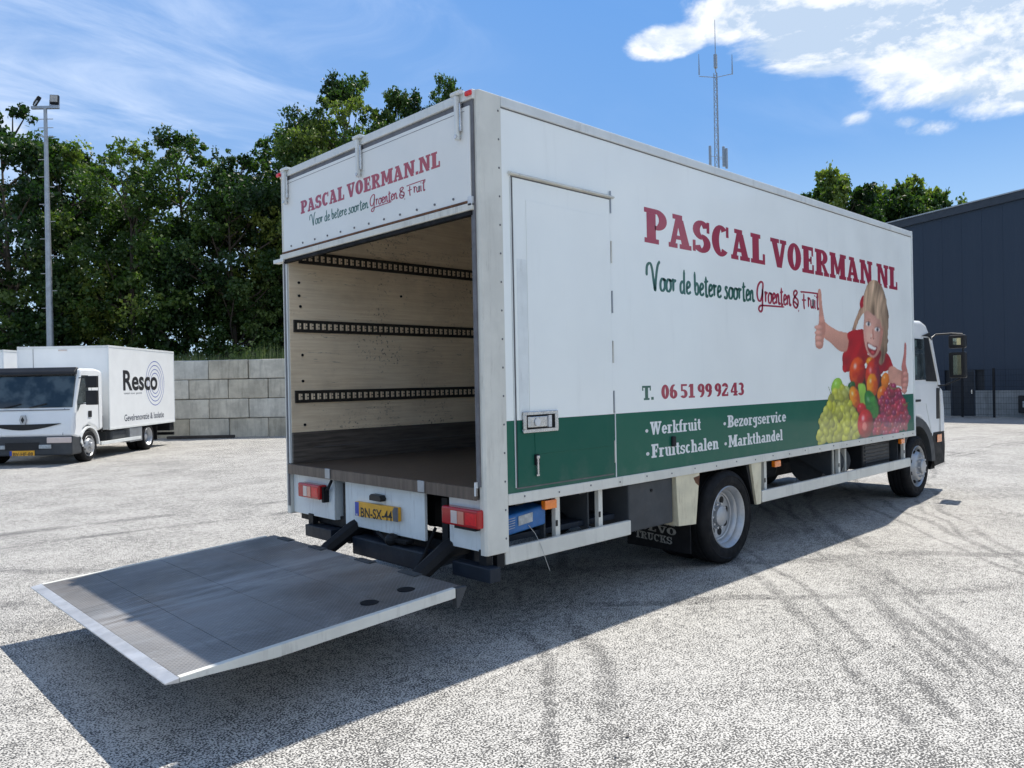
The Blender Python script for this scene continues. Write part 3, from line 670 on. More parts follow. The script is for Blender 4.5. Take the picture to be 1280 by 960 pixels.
MB().cyl((0, 0, HT), (0, 0, HT + .5), .06, 8).box(-.22, -.16, HT + .5, .22, .16, HT + 1.9).build('antenna_housing', 'galv', rm, bevel=.05)
MB().tube([(0, 0, HT + 1.9), (0, 0, HT + 5.6)], [.05, .025], 6).build('whip_antenna', 'galv', rm)
q = CR
rmr = R_(20)
def rot_(v, ang): return Vector((v.x * math.cos(-ang) - v.y * math.sin(-ang), v.x * math.sin(-ang) + v.y * math.cos(-ang), v.z))
cr_l = rot_(CR, rmr)
for sgn, top in ((-1, 2.0), (1, 1.9)):
    e = cr_l * sgn * 1.75
    m_ = MB().bar((0, 0, HT - .5), (e.x, e.y, HT - .15 if sgn > 0 else HT - .35), .06)
    m_.tube([(e.x, e.y, HT - .2), (e.x, e.y, HT + .3), (e.x, e.y, HT + top)], [.07, .07, .03], 6)
    m_.build('side_antenna', 'galv', rm)
for sgn, wz in ((-1, 0), (.9, -.1), (1.3, -.3)):
    e = cr_l * sgn * .75; zb = px_h(903, 208, 82) + wz
    MB().box(e.x - .16, e.y - .12, zb, e.x + .16, e.y + .12, zb + 2.1).bar((0, 0, zb + 1), (e.x, e.y, zb + 1), .05).build('panel_antenna', 'galv', rm, bevel=.03)

# ================================================================== WHEELS
def wheel(name, parent, c, side, kind, R=.40, wd=.24, dual=False):
    """side -1: outer face towards -y"""
    e = bpy.data.objects.new(name, None); COL.objects.link(e); e.parent = parent; e.location = c
    s = side; k = R / .40; ri = .262 * k
    def T(o0):
        pr = [(ri, .0), (.275 * k, -.010), (.31 * k, -.016), (.345 * k, -.012), (.352 * k, -.017), (.372 * k, -.008), (.390 * k, .006), (.398 * k, .022)]
        ng = 4; w0 = .022; w1 = wd - .022; pitch = (w1 - w0) / ng
        for i in range(ng):
            a = w0 + i * pitch
            pr += [(R, a + .004), (R, a + pitch - .010)]
            if i < ng - 1: pr += [(R - .012, a + pitch - .008), (R - .012, a + pitch)]
        pr += [(.398 * k, wd - .02), (.385 * k, wd - .002), (.345 * k, wd + .012), (.30 * k, wd + .012), (ri, wd)]
        return [(r_, -s * (o + o0)) for r_, o in pr]
    MB().lathe(T(0), (0, 0, 0), n=56, closed=True).build('tyre', 'rubber', e, smooth=True)
    if dual: MB().lathe(T(wd + .06), (0, 0, 0), n=48, closed=True).build('tyre', 'rubber', e, smooth=True)
    if kind == 'deep':
        pr = [(.258, .02), (.268, -.004), (.262, -.010), (.254, -.004), (.246, .012), (.236, .022), (.232, .050), (.216, .062), (.210, .080), (.206, .092), (.194, .096), (.190, .108), (.100, .112), (.085, .100), (.085, .06), (.070, .050), (0.001, .050)]
        rim = MB().lathe([(a * k, -s * o) for a, o in pr], (0, 0, 0), n=56).build('rim', 'chrome', e, smooth=True)
        mh = MB(); mn = MB()
        for i in range(8):
            t = 2 * PI * (i + .3) / 8; cx, cz = .148 * k * math.cos(t), .148 * k * math.sin(t)
            mh.cyl((cx, -s * .116, cz), (cx, -s * .1055, cz), .032 * k, 14)
        for i in range(10):
            t = 2 * PI * i / 10; cx, cz = .105 * k * math.cos(t), .105 * k * math.sin(t)
            mn.cyl((cx, -s * .115, cz), (cx, -s * .078, cz), .011 * k, 6)
        mh.build('hand_holes', 'darkhole', rim, kind='stuff'); mn.build('wheel_nuts', 'hub', rim, kind='stuff')
    else:
        pr = [(.258, .02), (.268, -.004), (.262, -.010), (.250, .006), (.236, .035), (.228, .060), (.214, .045), (.190, .000), (.176, -.026), (.165, -.034), (.108, -.038), (.092, -.040), (.090, -.072), (.078, -.082), (0.001, -.084)]
        rim = MB().lathe([(a * k, -s * o) for a, o in pr], (0, 0, 0), n=56).build('rim', 'chrome', e, smooth=True)
        mh = MB(); mn = MB()
        for i in range(8):
            t = 2 * PI * (i + .5) / 8; cx, cz = math.cos(t), math.sin(t)
            mh.tube([(.200 * k * cx, -s * .000, .200 * k * cz), (.206 * k * cx, -s * .020, .206 * k * cz)], .024 * k, 12)
        for i in range(10):
            t = 2 * PI * i / 10; cx, cz = .132 * k * math.cos(t), .132 * k * math.sin(t)
            mn.cyl((cx, s * .030, cz), (cx, s * .068, cz), .012 * k, 6)
        mh.build('hand_holes', 'darkhole', rim, kind='stuff'); mn.build('wheel_nuts', 'hub', rim, kind='stuff')
    return e

# ================================================================== DELIVERY TRUCK  (x forward, y to its left, origin under the rear right corner)
TR = empty('delivery_truck', 'large white and green delivery truck with open cargo box and lowered tail lift', 'truck', (0, 0, 0))
L, W, H = 7.262, 2.5, 3.389
Rs = lambda a, b, d: (a, -d, b)                 # lettering on the right side (y = 0)
bx = lambda *a: MB().box(*a)
DX0, DX1, DZ0, DZ1 = .276, 1.243, .925, 2.895
ZG = 1.352
# right side sandwich wall
sp1 = bx(.19, 0, ZG, L, .05, H - .03).build('side_panel', 'panel', TR)
sp2 = bx(.19, 0, .87, L, .05, ZG - .001).build('green_band', 'green', TR)
bx(.19, .052, .951, L - .05, .06, 3.28).build('inner_lining', 'ply', TR)
bx(.1, W - .05, .87, L, W, H - .03).build('side_panel', 'panel', TR)
lining = bx(.012, 2.42, 1.21, L - .06, 2.446, 3.28).build('inner_lining', 'ply', TR)
bx(.012, 2.405, .951, L - .06, 2.445, 1.208).build('kick_board', 'kick', TR, bevel=.003)
bx(.2, 2.402, 1.075, L - .06, 2.4045, 1.079).build('kick_seam', 'seal', TR)
bx(0.02, .02, H - .05, L, W - .02, H - .005).build('roof', 'white2', TR, bevel=.004)
bx(L - .05, .05, .9, L, W - .05, H - .05).build('front_wall', 'ply', TR)
bx(-.02, .052, .878, L - .06, 2.44, .951).build('load_floor', 'floor', TR, bevel=.006)
# corner posts, rails
MB().prism([(0.0, .012), (.012, -.006), (.19, -.006), (.19, .05), (0.0, .05)], 'z', .532, H).build('corner_post', 'alu_dirty', TR, bevel=.004)
bx(0, 2.448, .532, .12, 2.508, H).build('corner_post', 'alu_dirty', TR, bevel=.006)
bx(-.008, .052, .875, .03, .066, 2.63).build('door_gasket', 'seal', TR)
bx(-.012, .030, .955, .0, .050, 3.335).build('door_gasket', 'seal', TR)
bx(-.010, 2.446, .6, .0, 2.470, 2.63).build('door_gasket', 'seal', TR)
bx(-.006, 2.425, .955, .012, 2.445, 2.62).build('jamb_strip', 'alu', TR)
bx(.19, -.010, 3.322, L, .06, H).build('top_rail', 'alu', TR, bevel=.006)
bx(.19, -.004, 3.315, L, .0, 3.3205).build('rail_seam', 'seal', TR)
bx(.12, W - .06, 3.322, L, W + .010, H).build('top_rail', 'alu', TR, bevel=.006)
bx(.19, -.010, .822, L, .05, .893).build('bottom_rail', 'alu_dirty', TR, bevel=.005)
bx(.12, W - .05, .822, L, W + .010, .893).build('bottom_rail', 'alu_dirty', TR, bevel=.005)
bx(L - .03, -.012, .82, L + .012, .045, H + .004).build('corner_strip', 'alu', TR, bevel=.008)
bx(L - .03, W - .045, .82, L + .012, W + .012, H + .004).build('corner_strip', 'alu', TR, bevel=.008)
mb = MB(); rg_ = random.Random(3)
for i in range(22): mb.sphere((.33 + i * .325, -.012, .866 - .01 * (i % 2)), .007, .004, .007, 6, 4)
for i in range(16): mb.sphere((.165, -.008, .62 + i * .178), .007, .004, .007, 6, 4)
mb.build('rivets', 'seal', TR, kind='stuff')
# side door
bx(DX0 - .008, -.004, DZ0 - .010, DX1 + .007, -.0005, DZ1 + .012).build('door_seal', 'seal', TR)
sd_ = bx(DX0, -.013, ZG, DX1, -.0045, DZ1).build('side_door', 'door', TR, bevel=.003)
bx(DX0, -.013, DZ0, DX1, -.0045, ZG - .001).build('lower_door_skin', 'doorgreen', sd_, bevel=.003)
bx(.387, -.0165, ZG, 1.172, -.0135, 2.765).build('door_inset', 'door', sd_, bevel=.0015)
bx(.430, -.0165, 1.125, 1.172, -.0135, ZG - .001).build('door_inset', 'doorgreen', sd_, bevel=.0015)
bx(DX0 + .02, -.0145, ZG + .001, .385, -.0135, 2.38).build('worn_edge_strip', 'boardwhite', sd_)
MB().prism([(-.004, 2.905), (-.030, 2.910), (-.030, 2.918), (-.004, 2.932)], 'x', DX0 - .03, DX1 + .04).build('drip_rail', 'alu_dirty', sd_)
for k in range(6):
    z = 1.0 + k * .36; MB().cyl((DX1 + .014, -.010, z), (DX1 + .014, -.010, z + .16), .006, 8).build('hinge', 'galv' if k % 2 else 'alu_dirty', sd_)
bx(DX0 - .017, -.007, DZ0, DX0 - .012, -.0005, DZ1).build('edge_trim', 'alu', sd_)
bx(DX1 + .026, -.006, DZ0 - .03, DX1 + .034, -.0005, ZG + .02).build('edge_trim', 'whitetext', sd_)
# recessed paddle handle
hd = MB(); hx0, hx1, hz0, hz1 = .315, .640, 1.268, 1.405
for (a0, b0, a1, b1) in ((hx0, hz0, hx1, hz0 + .022), (hx0, hz1 - .022, hx1, hz1), (hx0, hz0 + .022, hx0 + .03, hz1 - .022), (hx1 - .03, hz0 + .022, hx1, hz1 - .022)): hd.box(a0, -.030, b0, a1, -.0175, b1)
hd.build('handle_frame', 'steel', sd_, bevel=.003)
bx(hx0 + .03, -.019, hz0 + .022, hx1 - .03, -.0175, hz1 - .022).build('handle_recess', 'darkhole', sd_)
MB().prism([(hx0 + .045, -.0195), (hx0 + .06, -.034), (hx1 - .10, -.028), (hx1 - .08, -.0195)], 'z', hz0 + .034, hz1 - .034).build('paddle', 'steel', sd_, bevel=.003)
MB().cyl((hx0 + .12, -.034, 1.335), (hx0 + .12, -.040, 1.335), .026, 18).build('lock', 'hub', sd_)
MB().box(hx1 - .098, -.036, hz0 + .03, hx1 - .07, -.0195, hz1 - .03).build('lock_bar', 'hub', sd_)
MB().box(.420, -.030, 1.055, .455, -.0135, 1.125).build('latch_body', 'black', sd_, bevel=.003)
MB().box(.430, -.036, .995, .444, -.022, 1.10).box(.424, -.038, 1.098, .45, -.026, 1.118).box(.424, -.034, .985, .450, -.020, .998).build('latch_handle', 'steel', sd_, bevel=.002)
# small lamp in the lettering
bx(1.965, -.02, 1.065, 2.015, -.001, 1.145).build('side_reflector', 'black', TR, bevel=.008)

# ---- rear header flap
hf = bx(-.018, .055, 2.712, .02, 2.44, 3.300).build('rear_flap', 'rearpanel', TR, bevel=.003)
bx(-.010, .052, 3.302, .0, 2.445, 3.332).build('gasket', 'seal', hf)
bx(-.024, .02, 3.334, .06, 2.48, 3.392).build('roof_rail', 'alu', TR, bevel=.006)
bx(-.028, .05, 2.702, .01, 2.45, 2.716).build('lower_edge', 'rust', hf)
bx(-.030, .035, 2.655, .03, 2.49, 2.700).build('flap_profile', 'alu_dirty', hf, bevel=.005)
bx(-.020, .05, 2.628, .02, 2.445, 2.653).build('bottom_seal', 'rubber', hf)
bx(-.034, 2.43, 2.640, .02, 2.60, 2.668).build('pull_strap', 'alu', hf)
mb = MB()
for i in range(12): mb.cyl((-.024, .22 + i * .19, 2.752), (-.018, .22 + i * .19, 2.752), .008, 6)
mb.build('rivets', 'seal', hf, kind='stuff')
bx(-.0195, .10, 3.272, -.018, 2.36, 3.275).build('press_line', 'seal', hf)
for y in (.145, 1.262, 2.362):
    e = MB().box(-.040, y - .026, 3.150, -.018, y + .026, 3.330).build('hinge', 'steel', hf, bevel=.006)
    MB().prism([(-.055, 3.10), (-.030, 3.10), (-.030, 3.37), (-.058, 3.37)], 'y', y - .013, y + .013).build('hinge_strap', 'alu', e, bevel=.005)
    MB().cyl((-.045, y - .045, 3.388), (-.045, y + .045, 3.388), .014, 10).box(-.045, y - .04, 3.388, .0, y + .04, 3.402).build('hinge_knuckle', 'alu', e)
    MB().cyl((-.060, y, 3.118), (-.018, y, 3.118), .013, 10).build('hinge_bolt', 'steel', e)
for y0, y1 in ((.015, .070), (2.450, 2.505)):
    bx(-.046, y0, 3.350, -.024, y1, 3.380).build('marker_lamp', 'redlens2', TR, bevel=.008)
bx(-.030, .035, 2.68, -.005, .075, 2.74).build('corner_bracket', 'alu_bare', TR, bevel=.004)
Pr = lambda a, b, d: (-.018 - d, 2.145 - a, 2.985 + b)
letters('PASCAL VOERMAN.NL', Pr, 0, 1.80, .104, gap=.045, fat=.030).build('lettering', 'redtext', hf, fixn=False)
Prs = lambda a, b, d: (-.018 - d, 2.005 - a, 2.868 + b)
h1, h2 = hand(['Voor de betere soorten ', 'Groenten & Fruit'], Prs, 0, 1.50, .080, .0105, 'Voor de betere soorten Groenten & Fruit')
h1.build('lettering', 'greentext', hf, fixn=False); h2.build('lettering', 'redtext', hf, fixn=False)

# ---- side lettering
letters('PASCAL VOERMAN.NL', lambda a, b, d: Rs(1.672 + a, 2.640 + b - .004 * a, d), 0, 5.10, .268, gap=.045, fat=.030).build('lettering', 'redtext', TR, fixn=False)
h1, h2 = hand(['Voor de betere soorten ', 'Groenten & Fruit'], lambda a, b, d: Rs(1.69 + a, 2.285 + b, d), 0, 2.93, .185, .026, 'Voor de betere soorten Groenten & Fruit')
h1.build('lettering', 'greentext', TR, fixn=False); h2.build('lettering', 'redtext', TR, fixn=False)
letters('T.', lambda a, b, d: Rs(1.605 + a, 1.440 + b, d), 0, .145, .108).build('lettering', 'greentext', TR, fixn=False)
letters('06 51 99 92 43', lambda a, b, d: Rs(1.850 + a, 1.440 + b, d), 0, 1.25, .113, gap=.04, fat=.03).build('lettering', 'redtext', TR, fixn=False)
for txt, x0, x1, z0, h in (('|Werkfruit', 1.635, 2.395, 1.172, .100), ('|Fruitschalen', 1.640, 2.662, .996, .104), ('|Bezorgservice', 2.745, 3.868, 1.168, .104), ('|Markthandel', 2.755, 3.795, .996, .103)):
    letters(txt, lambda a, b, d: Rs(x0 + a, z0 + b, d), 0, x1 - x0, h, gap=.03, fat=.018).build('lettering', 'whitetext', TR, fixn=False)

# ---- printed picture of a cheering girl behind fruit and vegetables
Hm = np.array([[3.9666797e+02, -1.6206251e+01, -1.6264972e+03], [7.2016153e+01, -8.5532503e+02, 1.9421979e+03], [1.4634568e-01, -4.7202529e-04, 1.0]])
def picture():
    rs = np.random.RandomState(5)
    x0, x1, z0, z1, st = 4.45, 7.13, .895, 2.70, .0072
    xs = np.arange(x0, x1, st); zs_ = np.arange(z0, z1, st); X, Z = np.meshgrid(xs, zs_)
    q = np.stack([X, Z, np.ones_like(X)], -1) @ Hm.T; U = q[..., 0] / q[..., 2]; V = q[..., 1] / q[..., 2]
    C = np.zeros(U.shape + (3,)); A = np.zeros(U.shape, bool)
    lin = lambda c: (np.array(c) / 255.) ** 2.2
    ns = rs.rand(64, 64)
    def nz(s, ang=0, sy=1):
        a, b = U * math.cos(ang) + V * math.sin(ang), (-U * math.sin(ang) + V * math.cos(ang)) * sy
        a = a / s; b = b / s; ia, ib = np.floor(a).astype(int), np.floor(b).astype(int); fa, fb = a - ia, b - ib
        fa = fa * fa * (3 - 2 * fa); fb = fb * fb * (3 - 2 * fb)
        g = lambda i, j: ns[i % 64, j % 64]
        return (g(ia, ib) * (1 - fa) * (1 - fb) + g(ia + 1, ib) * fa * (1 - fb) + g(ia, ib + 1) * (1 - fa) * fb + g(ia + 1, ib + 1) * fa * fb)
    def inside(poly, wob=0):
        poly = spl(poly); u = U + (nz(18) - .5) * wob; v = V + (nz(23) - .5) * wob
        m = np.zeros(U.shape, bool); n = len(poly)
        for i in range(n):
            (a, b), (c, d) = poly[i], poly[(i + 1) % n]
            if b == d: continue
            m ^= ((b > v) != (d > v)) & (u < (c - a) * (v - b) / (d - b) + a)
        return m
    def spl(p, k=4):
        n = len(p); o = []
        for i in range(n):
            p0, p1, p2, p3 = p[i - 1], p[i], p[(i + 1) % n], p[(i + 2) % n]
            for j in range(k):
                t = j / k; o.append(tuple(.5 * (2 * p1[m] + (-p0[m] + p2[m]) * t + (2 * p0[m] - 5 * p1[m] + 4 * p2[m] - p3[m]) * t * t + (-p0[m] + 3 * p1[m] - 3 * p2[m] + p3[m]) * t ** 3) for m in (0, 1)))
        return o
    def put(m, col, sh=None):
        c = lin(col)[None, None] * (np.ones(U.shape)[..., None] if sh is None else sh[..., None]); C[m] = np.clip(c, 0, 1)[m] if c.shape == C.shape else np.clip(np.broadcast_to(c, C.shape), 0, 1)[m]; A[m] = True
    def ell(cx, cy, rx, ry, col, ang=0, hl=.9, rim=.55, n=0.0, second=None):
        a = math.radians(ang); u = (U - cx) * math.cos(a) + (V - cy) * math.sin(a); v = -(U - cx) * math.sin(a) + (V - cy) * math.cos(a)
        r2 = (u / rx) ** 2 + (v / ry) ** 2; m = r2 < 1
        nzv = np.sqrt(np.clip(1 - r2, 0, 1)); d = np.clip(nzv * .72 - (u / rx) * .38 - (v / ry) * .45, 0, 1)
        s = rim + (1.15 - rim) * d + (nz(9) - .5) * n
        c = lin(col)[None, None] * s[..., None]
        if second is not None:
            k = np.clip(.5 + .9 * (u / rx) + .5 * (v / ry) + (nz(14) - .5), 0, 1)[..., None]; c = c * (1 - k) + lin(second)[None, None] * s[..., None] * k
        sp = np.exp(-(((u / rx + .32) ** 2 + (v / ry + .38) ** 2) / .025)) * hl * .55
        c = c + sp[..., None]; C[m] = np.clip(c, 0, 1)[m]; A[m] = True
    skin, red = (226, 164, 142), (186, 22, 38)
    UU, VV = U, V
    bend = 10 * np.sin((V - 120) / 60.) + (U - 385) * (V - 50) / 900.
    U = UU + bend; hair = nz(3.2, 0, .05); hair2 = nz(8, 0, .06); hair3 = nz(22, 0, .3); U = UU
    def hcol(m, base=(206, 176, 140), dk=.5):
        k = np.clip(-.10 + .5 * hair + .5 * hair2 + .8 * (hair3 - .35), 0, 1)[..., None]
        side = np.clip(1.05 - .55 * np.clip((UU - 395) / 70, 0, 1) + .25 * np.exp(-(((UU - 372) / 26) ** 2 + ((VV - 120) / 60) ** 2)), .4, 1.3)[..., None]
        c = (lin(base) * dk * .55 * (1 - k) + lin((min(255, base[0] + 34), min(255, base[1] + 36), min(255, base[2] + 40))) * k) * side
        C[m] = np.clip(c, 0, 1)[m]; A[m] = True
    # pigtail on the left, hair mass, arms, shirt
    hcol(inside([(338, 150), (322, 175), (306, 205), (290, 245), (276, 285), (270, 312), (286, 306), (304, 270), (322, 232), (340, 200)], 5), (176, 132, 98))
    put(inside([(332, 120), (318, 140), (312, 170), (320, 190), (334, 176), (342, 150)]), (176, 24, 44), .7 + .5 * nz(8))
    put(inside([(128, 262), (150, 275), (200, 305), (256, 322), (262, 380), (240, 415), (205, 412), (160, 370), (124, 338)]), skin, .72 + .3 * np.clip((400 - V) / 130, 0, 1) + .06 * (nz(20) - .5))
    put(inside([(248, 316), (300, 300), (340, 306), (352, 380), (350, 470), (300, 500), (256, 520), (228, 522), (222, 480), (224, 424), (246, 410), (254, 360)], 3), red, .55 + .6 * nz(24, .4, .5))
    put(inside([(414, 430), (440, 414), (466, 436), (486, 490), (462, 514), (440, 520), (416, 500)], 3), red, .55 + .6 * nz(20, .4, .5))
    put(inside([(462, 508), (486, 490), (512, 506), (538, 520), (552, 560), (548, 606), (520, 596), (484, 590), (462, 570)]), skin, .68 + .3 * nz(26))
    hcol(inside([(350, 70), (372, 44), (398, 42), (424, 66), (444, 110), (456, 170), (464, 240), (462, 300), (458, 360), (448, 400), (436, 440), (420, 470), (404, 450), (400, 380), (340, 240), (332, 160), (336, 110)], 4), (184, 146, 108))
    # face
    put(inside([(350, 440), (372, 430), (410, 410), (440, 420), (450, 480), (420, 540), (360, 520)]), (150, 26, 38), .6 + .5 * nz(16, .3, .5))
    fm = inside([(342, 190), (336, 240), (332, 300), (336, 360), (350, 415), (372, 446), (396, 442), (416, 410), (430, 350), (438, 280), (436, 220), (400, 190)])
    put(fm, (236, 178, 158), .50 + .52 * np.exp(-(((U - 366) / 40) ** 2 + ((V - 320) / 120) ** 2)) + .05 * nz(12) + .12 * np.exp(-(((U - 356) / 14) ** 2 + ((V - 335) / 22) ** 2)) - .10 * np.exp(-(((U - 405) / 20) ** 2 + ((V - 290) / 22) ** 2)) - .10 * np.exp(-(((U - 357) / 18) ** 2 + ((V - 265) / 18) ** 2)))
    put(inside([(420, 250), (436, 260), (430, 350), (416, 405), (404, 425), (412, 380), (420, 320)]), (204, 140, 122), .7 + .3 * nz(12))
    put(inside([(336, 320), (340, 300), (346, 330), (350, 380), (342, 370)]), (236, 176, 158), .8 + .2 * nz(12))
    hcol(inside([(344, 96), (336, 160), (333, 214), (342, 206), (350, 200), (362, 208), (372, 212), (384, 226), (394, 228), (404, 244), (416, 246), (424, 270), (432, 300), (446, 220), (440, 150), (420, 90), (384, 60)], 7), (196, 158, 120))
    for ex, ey in ((358, 272), (404, 300)):
        ell(ex, ey, 14, 10, (236, 226, 220), 12, 0, .95); ell(ex + 1, ey, 6.5, 9, (70, 84, 92), 0, .6, .6); ell(ex + 1, ey, 3, 4.5, (20, 20, 24), 0, .6)
        put(inside([(ex - 16, ey - 8), (ex, ey - 15), (ex + 16, ey - 6), (ex, ey - 11)]), (86, 52, 42))
        put(inside([(ex - 15, ey - 22), (ex, ey - 28), (ex + 15, ey - 21), (ex, ey - 24)]), (186, 136, 108))
    put(inside([(378, 300), (384, 302), (388, 338), (384, 346), (378, 344)]), (206, 142, 124), .9 + .2 * nz(8)); ell(374, 332, 5, 9, (244, 196, 178), 0, .2, .95); ell(371, 345, 3, 3, (120, 60, 52), 0, 0); ell(385, 348, 3, 3, (120, 60, 52), 0, 0)
    put(inside([(350, 368), (364, 372), (384, 384), (404, 392), (396, 424), (382, 436), (366, 424), (354, 400)]), (150, 34, 40), .7 + .5 * nz(10))
    put(inside([(355, 374), (368, 378), (386, 390), (399, 396), (392, 406), (374, 402), (359, 392)]), (244, 238, 228))
    ell(380, 420, 10, 8, (206, 82, 84), 20, .2)
    hcol(inside([(438, 290), (452, 300), (462, 350), (456, 400), (444, 450), (428, 486), (414, 470), (426, 430), (422, 390), (434, 340)], 8), (190, 150, 112))
    # hands with raised thumbs
    put(inside([(96, 92), (106, 86), (113, 110), (117, 170), (126, 230), (132, 262), (126, 290), (98, 290), (100, 250), (100, 180), (94, 120)]), (222, 158, 138), .8 + .25 * nz(16))
    put(inside([(96, 270), (128, 262), (134, 300), (126, 350), (118, 398), (84, 392), (82, 320)]), (214, 148, 128), .75 + .25 * nz(16))
    for i, (fx, fy) in enumerate(((98, 290), (98, 318), (100, 347), (101, 376))): ell(fx, fy, 23 - i, 14, (230, 168, 148), 8, .15, .62)
    put(inside([(546, 372), (551, 366), (556, 380), (556, 430), (554, 480), (562, 520), (540, 530), (530, 500), (536, 460), (543, 420)]), (206, 128, 118), .8 + .25 * nz(16))
    put(inside([(532, 520), (560, 515), (568, 560), (560, 610), (546, 640), (532, 610), (528, 560)]), (200, 130, 116), .75 + .25 * nz(16))
    for fx, fy in ((552, 532), (553, 562), (550, 592), (545, 620)): ell(fx, fy, 15, 14, (220, 152, 136), 0, .15, .6)
    # back row of fruit
    put(inside([(270, 600), (300, 520), (380, 500), (440, 560), (500, 630), (556, 700), (560, 800), (470, 840), (300, 870), (120, 890), (120, 820), (150, 700), (230, 640)], 4), (60, 30, 20), .3 + nz(12))
    ell(370, 468, 24, 24, (240, 150, 30), 0, .5, .6, 0, (200, 60, 30)); ell(300, 522, 42, 78, (226, 88, 34), 4, .9, .5, .1, (190, 40, 30))
    ell(380, 545, 38, 86, (206, 60, 38), 0, .5, .5, .2, (150, 40, 60)); ell(378, 592, 29, 62, (246, 150, 24), 0, .7, .6, .1, (220, 90, 20))
    ell(446, 566, 21, 42, (240, 130, 26), 4, .6, .6, .1); ell(428, 634, 24, 40, (238, 128, 28), 10, .7, .6, .1, (210, 70, 30))
    ell(194, 602, 30, 52, (150, 196, 70), 8, .5, .6, .1); ell(268, 600, 20, 32, (20, 90, 36), 20, .3, .5, .1); ell(240, 620, 20, 28, (190, 200, 120), 0, .5, .6)
    ell(288, 654, 27, 58, (240, 150, 30), -14, .8, .6, .1, (210, 90, 20))
    put(inside([(304, 590), (322, 582), (342, 594), (344, 650), (352, 700), (322, 704), (312, 650)]), (150, 200, 80), .6 + .5 * nz(14, .1, .2))
    ell(374, 690, 32, 76, (30, 112, 44), -16, .35, .5, .35, (70, 150, 60)); ell(322, 712, 24, 30, (196, 20, 40), 0, .5, .5, .25)
    # grapes
    gp = []
    reg = [(140, 676), (200, 610), (240, 600), (270, 660), (300, 740), (306, 800), (300, 868), (230, 882), (150, 894), (94, 900), (96, 850), (112, 770), (128, 710)]
    def pin(poly, u, v):
        m = False
        for i in range(len(poly)):
            (a, b), (c, d) = poly[i], poly[(i + 1) % len(poly)]
            if (b > v) != (d > v) and u < (c - a) * (v - b) / (d - b) + a: m = not m
        return m
    for v in np.arange(606, 900, 29):
        for u in np.arange(84, 312, 27): 
            uu, vv = u + rs.uniform(-6, 6) + (int(v / 29) % 2) * 13, v + rs.uniform(-7, 7)
            if pin(reg, uu, vv): gp.append((uu, vv))
    rs.shuffle(gp)
    for (u, v) in gp: g_ = rs.uniform(.85, 1.1); ell(u, v, rs.uniform(15, 18), rs.uniform(24, 31), (min(255, 188 * g_), min(255, 188 * g_), 58 + 30 * rs.rand()), rs.uniform(-18, 18), .35, .48, .1)
    ell(342, 792, 41, 76, (206, 22, 36), 2, .9, .5, .1, (160, 10, 30)); ell(338, 806, 12, 22, (226, 120, 110), 0, .2, .8)
    reg = [(470, 586), (500, 590), (530, 620), (552, 680), (570, 750), (566, 820), (500, 842), (384, 858), (386, 780), (420, 740), (414, 670), (440, 640)]
    gp = []
    for v in np.arange(596, 860, 20):
        for u in np.arange(380, 580, 17):
            uu, vv = u + rs.uniform(-4, 4) + (int(v / 17) % 2) * 7, v + rs.uniform(-4, 4)
            if pin(reg, uu, vv): gp.append((uu, vv))
    rs.shuffle(gp)
    for (u, v) in gp: g_ = rs.uniform(.75, 1.15); ell(u, v, rs.uniform(11, 13.5), rs.uniform(15, 20), (min(255, 170 * g_), 24 + 30 * rs.rand(), 52 + 34 * rs.rand()), 0, 1.0, .5, .1)
    for a, b in (((150, 600), (190, 690)), ((160, 650), (210, 680)), ((540, 690), (566, 688)), ((470, 600), (520, 610))):
        for k in range(40):
            t = k / 39; ell(a[0] + (b[0] - a[0]) * t, a[1] + (b[1] - a[1]) * t + 6 * math.sin(t * 5), 2.6, 3, (120, 130, 60), 0, 0)
    for _ in range(2):                       # print softness
        Cb = C.copy(); acc = np.zeros_like(C); wt = np.zeros(A.shape)
        for dj, di in ((0, 0), (0, 0), (0, 1), (0, -1), (1, 0), (-1, 0)):
            sA = np.roll(np.roll(A, dj, 0), di, 1); acc += np.roll(np.roll(Cb, dj, 0), di, 1) * sA[..., None]; wt += sA
        C = acc / np.maximum(wt, 1)[..., None]
    C = C * (1 + .16 * (rs.rand(*A.shape)[..., None] - .5)); g_ = C.mean(-1, keepdims=True); C = np.clip(C * 1.12 - g_ * .06, 0, .9)
    ny, nx = U.shape; idx = -np.ones(ny * nx, int)
    Af = A[:-1, :-1] & A[1:, :-1] & A[:-1, 1:] & A[1:, 1:]
    j, i = np.nonzero(Af); a = j * nx + i; quads = np.stack([a, a + 1, a + nx + 1, a + nx], -1)
    used = np.unique(quads); idx[used] = np.arange(len(used)); quads = idx[quads]
    co = np.stack([X.ravel()[used], np.full(len(used), -.0022), Z.ravel()[used]], -1)
    me = bpy.data.meshes.new('printed_picture'); me.vertices.add(len(co)); me.vertices.foreach_set('co', co.ravel())
    me.loops.add(quads.size); me.loops.foreach_set('vertex_index', quads.ravel().astype(np.int32))
    me.polygons.add(len(quads)); me.polygons.foreach_set('loop_start', np.arange(0, quads.size, 4, dtype=np.int32)); me.polygons.foreach_set('loop_total', np.full(len(quads), 4, np.int32))
    me.update(calc_edges=True)
    at_ = me.color_attributes.new('print', 'FLOAT_COLOR', 'POINT'); cc = np.ones((len(used), 4)); cc[:, :3] = C.reshape(-1, 3)[used] * 1.0 + .010
    at_.data.foreach_set('color', cc.ravel().astype(np.float32)); me.materials.append(M['print'])
    o = bpy.data.objects.new('printed_picture', me); COL.objects.link(o); o.parent = TR
    o['label'] = 'printed picture of a girl in red giving two thumbs up behind fruit'
picture()

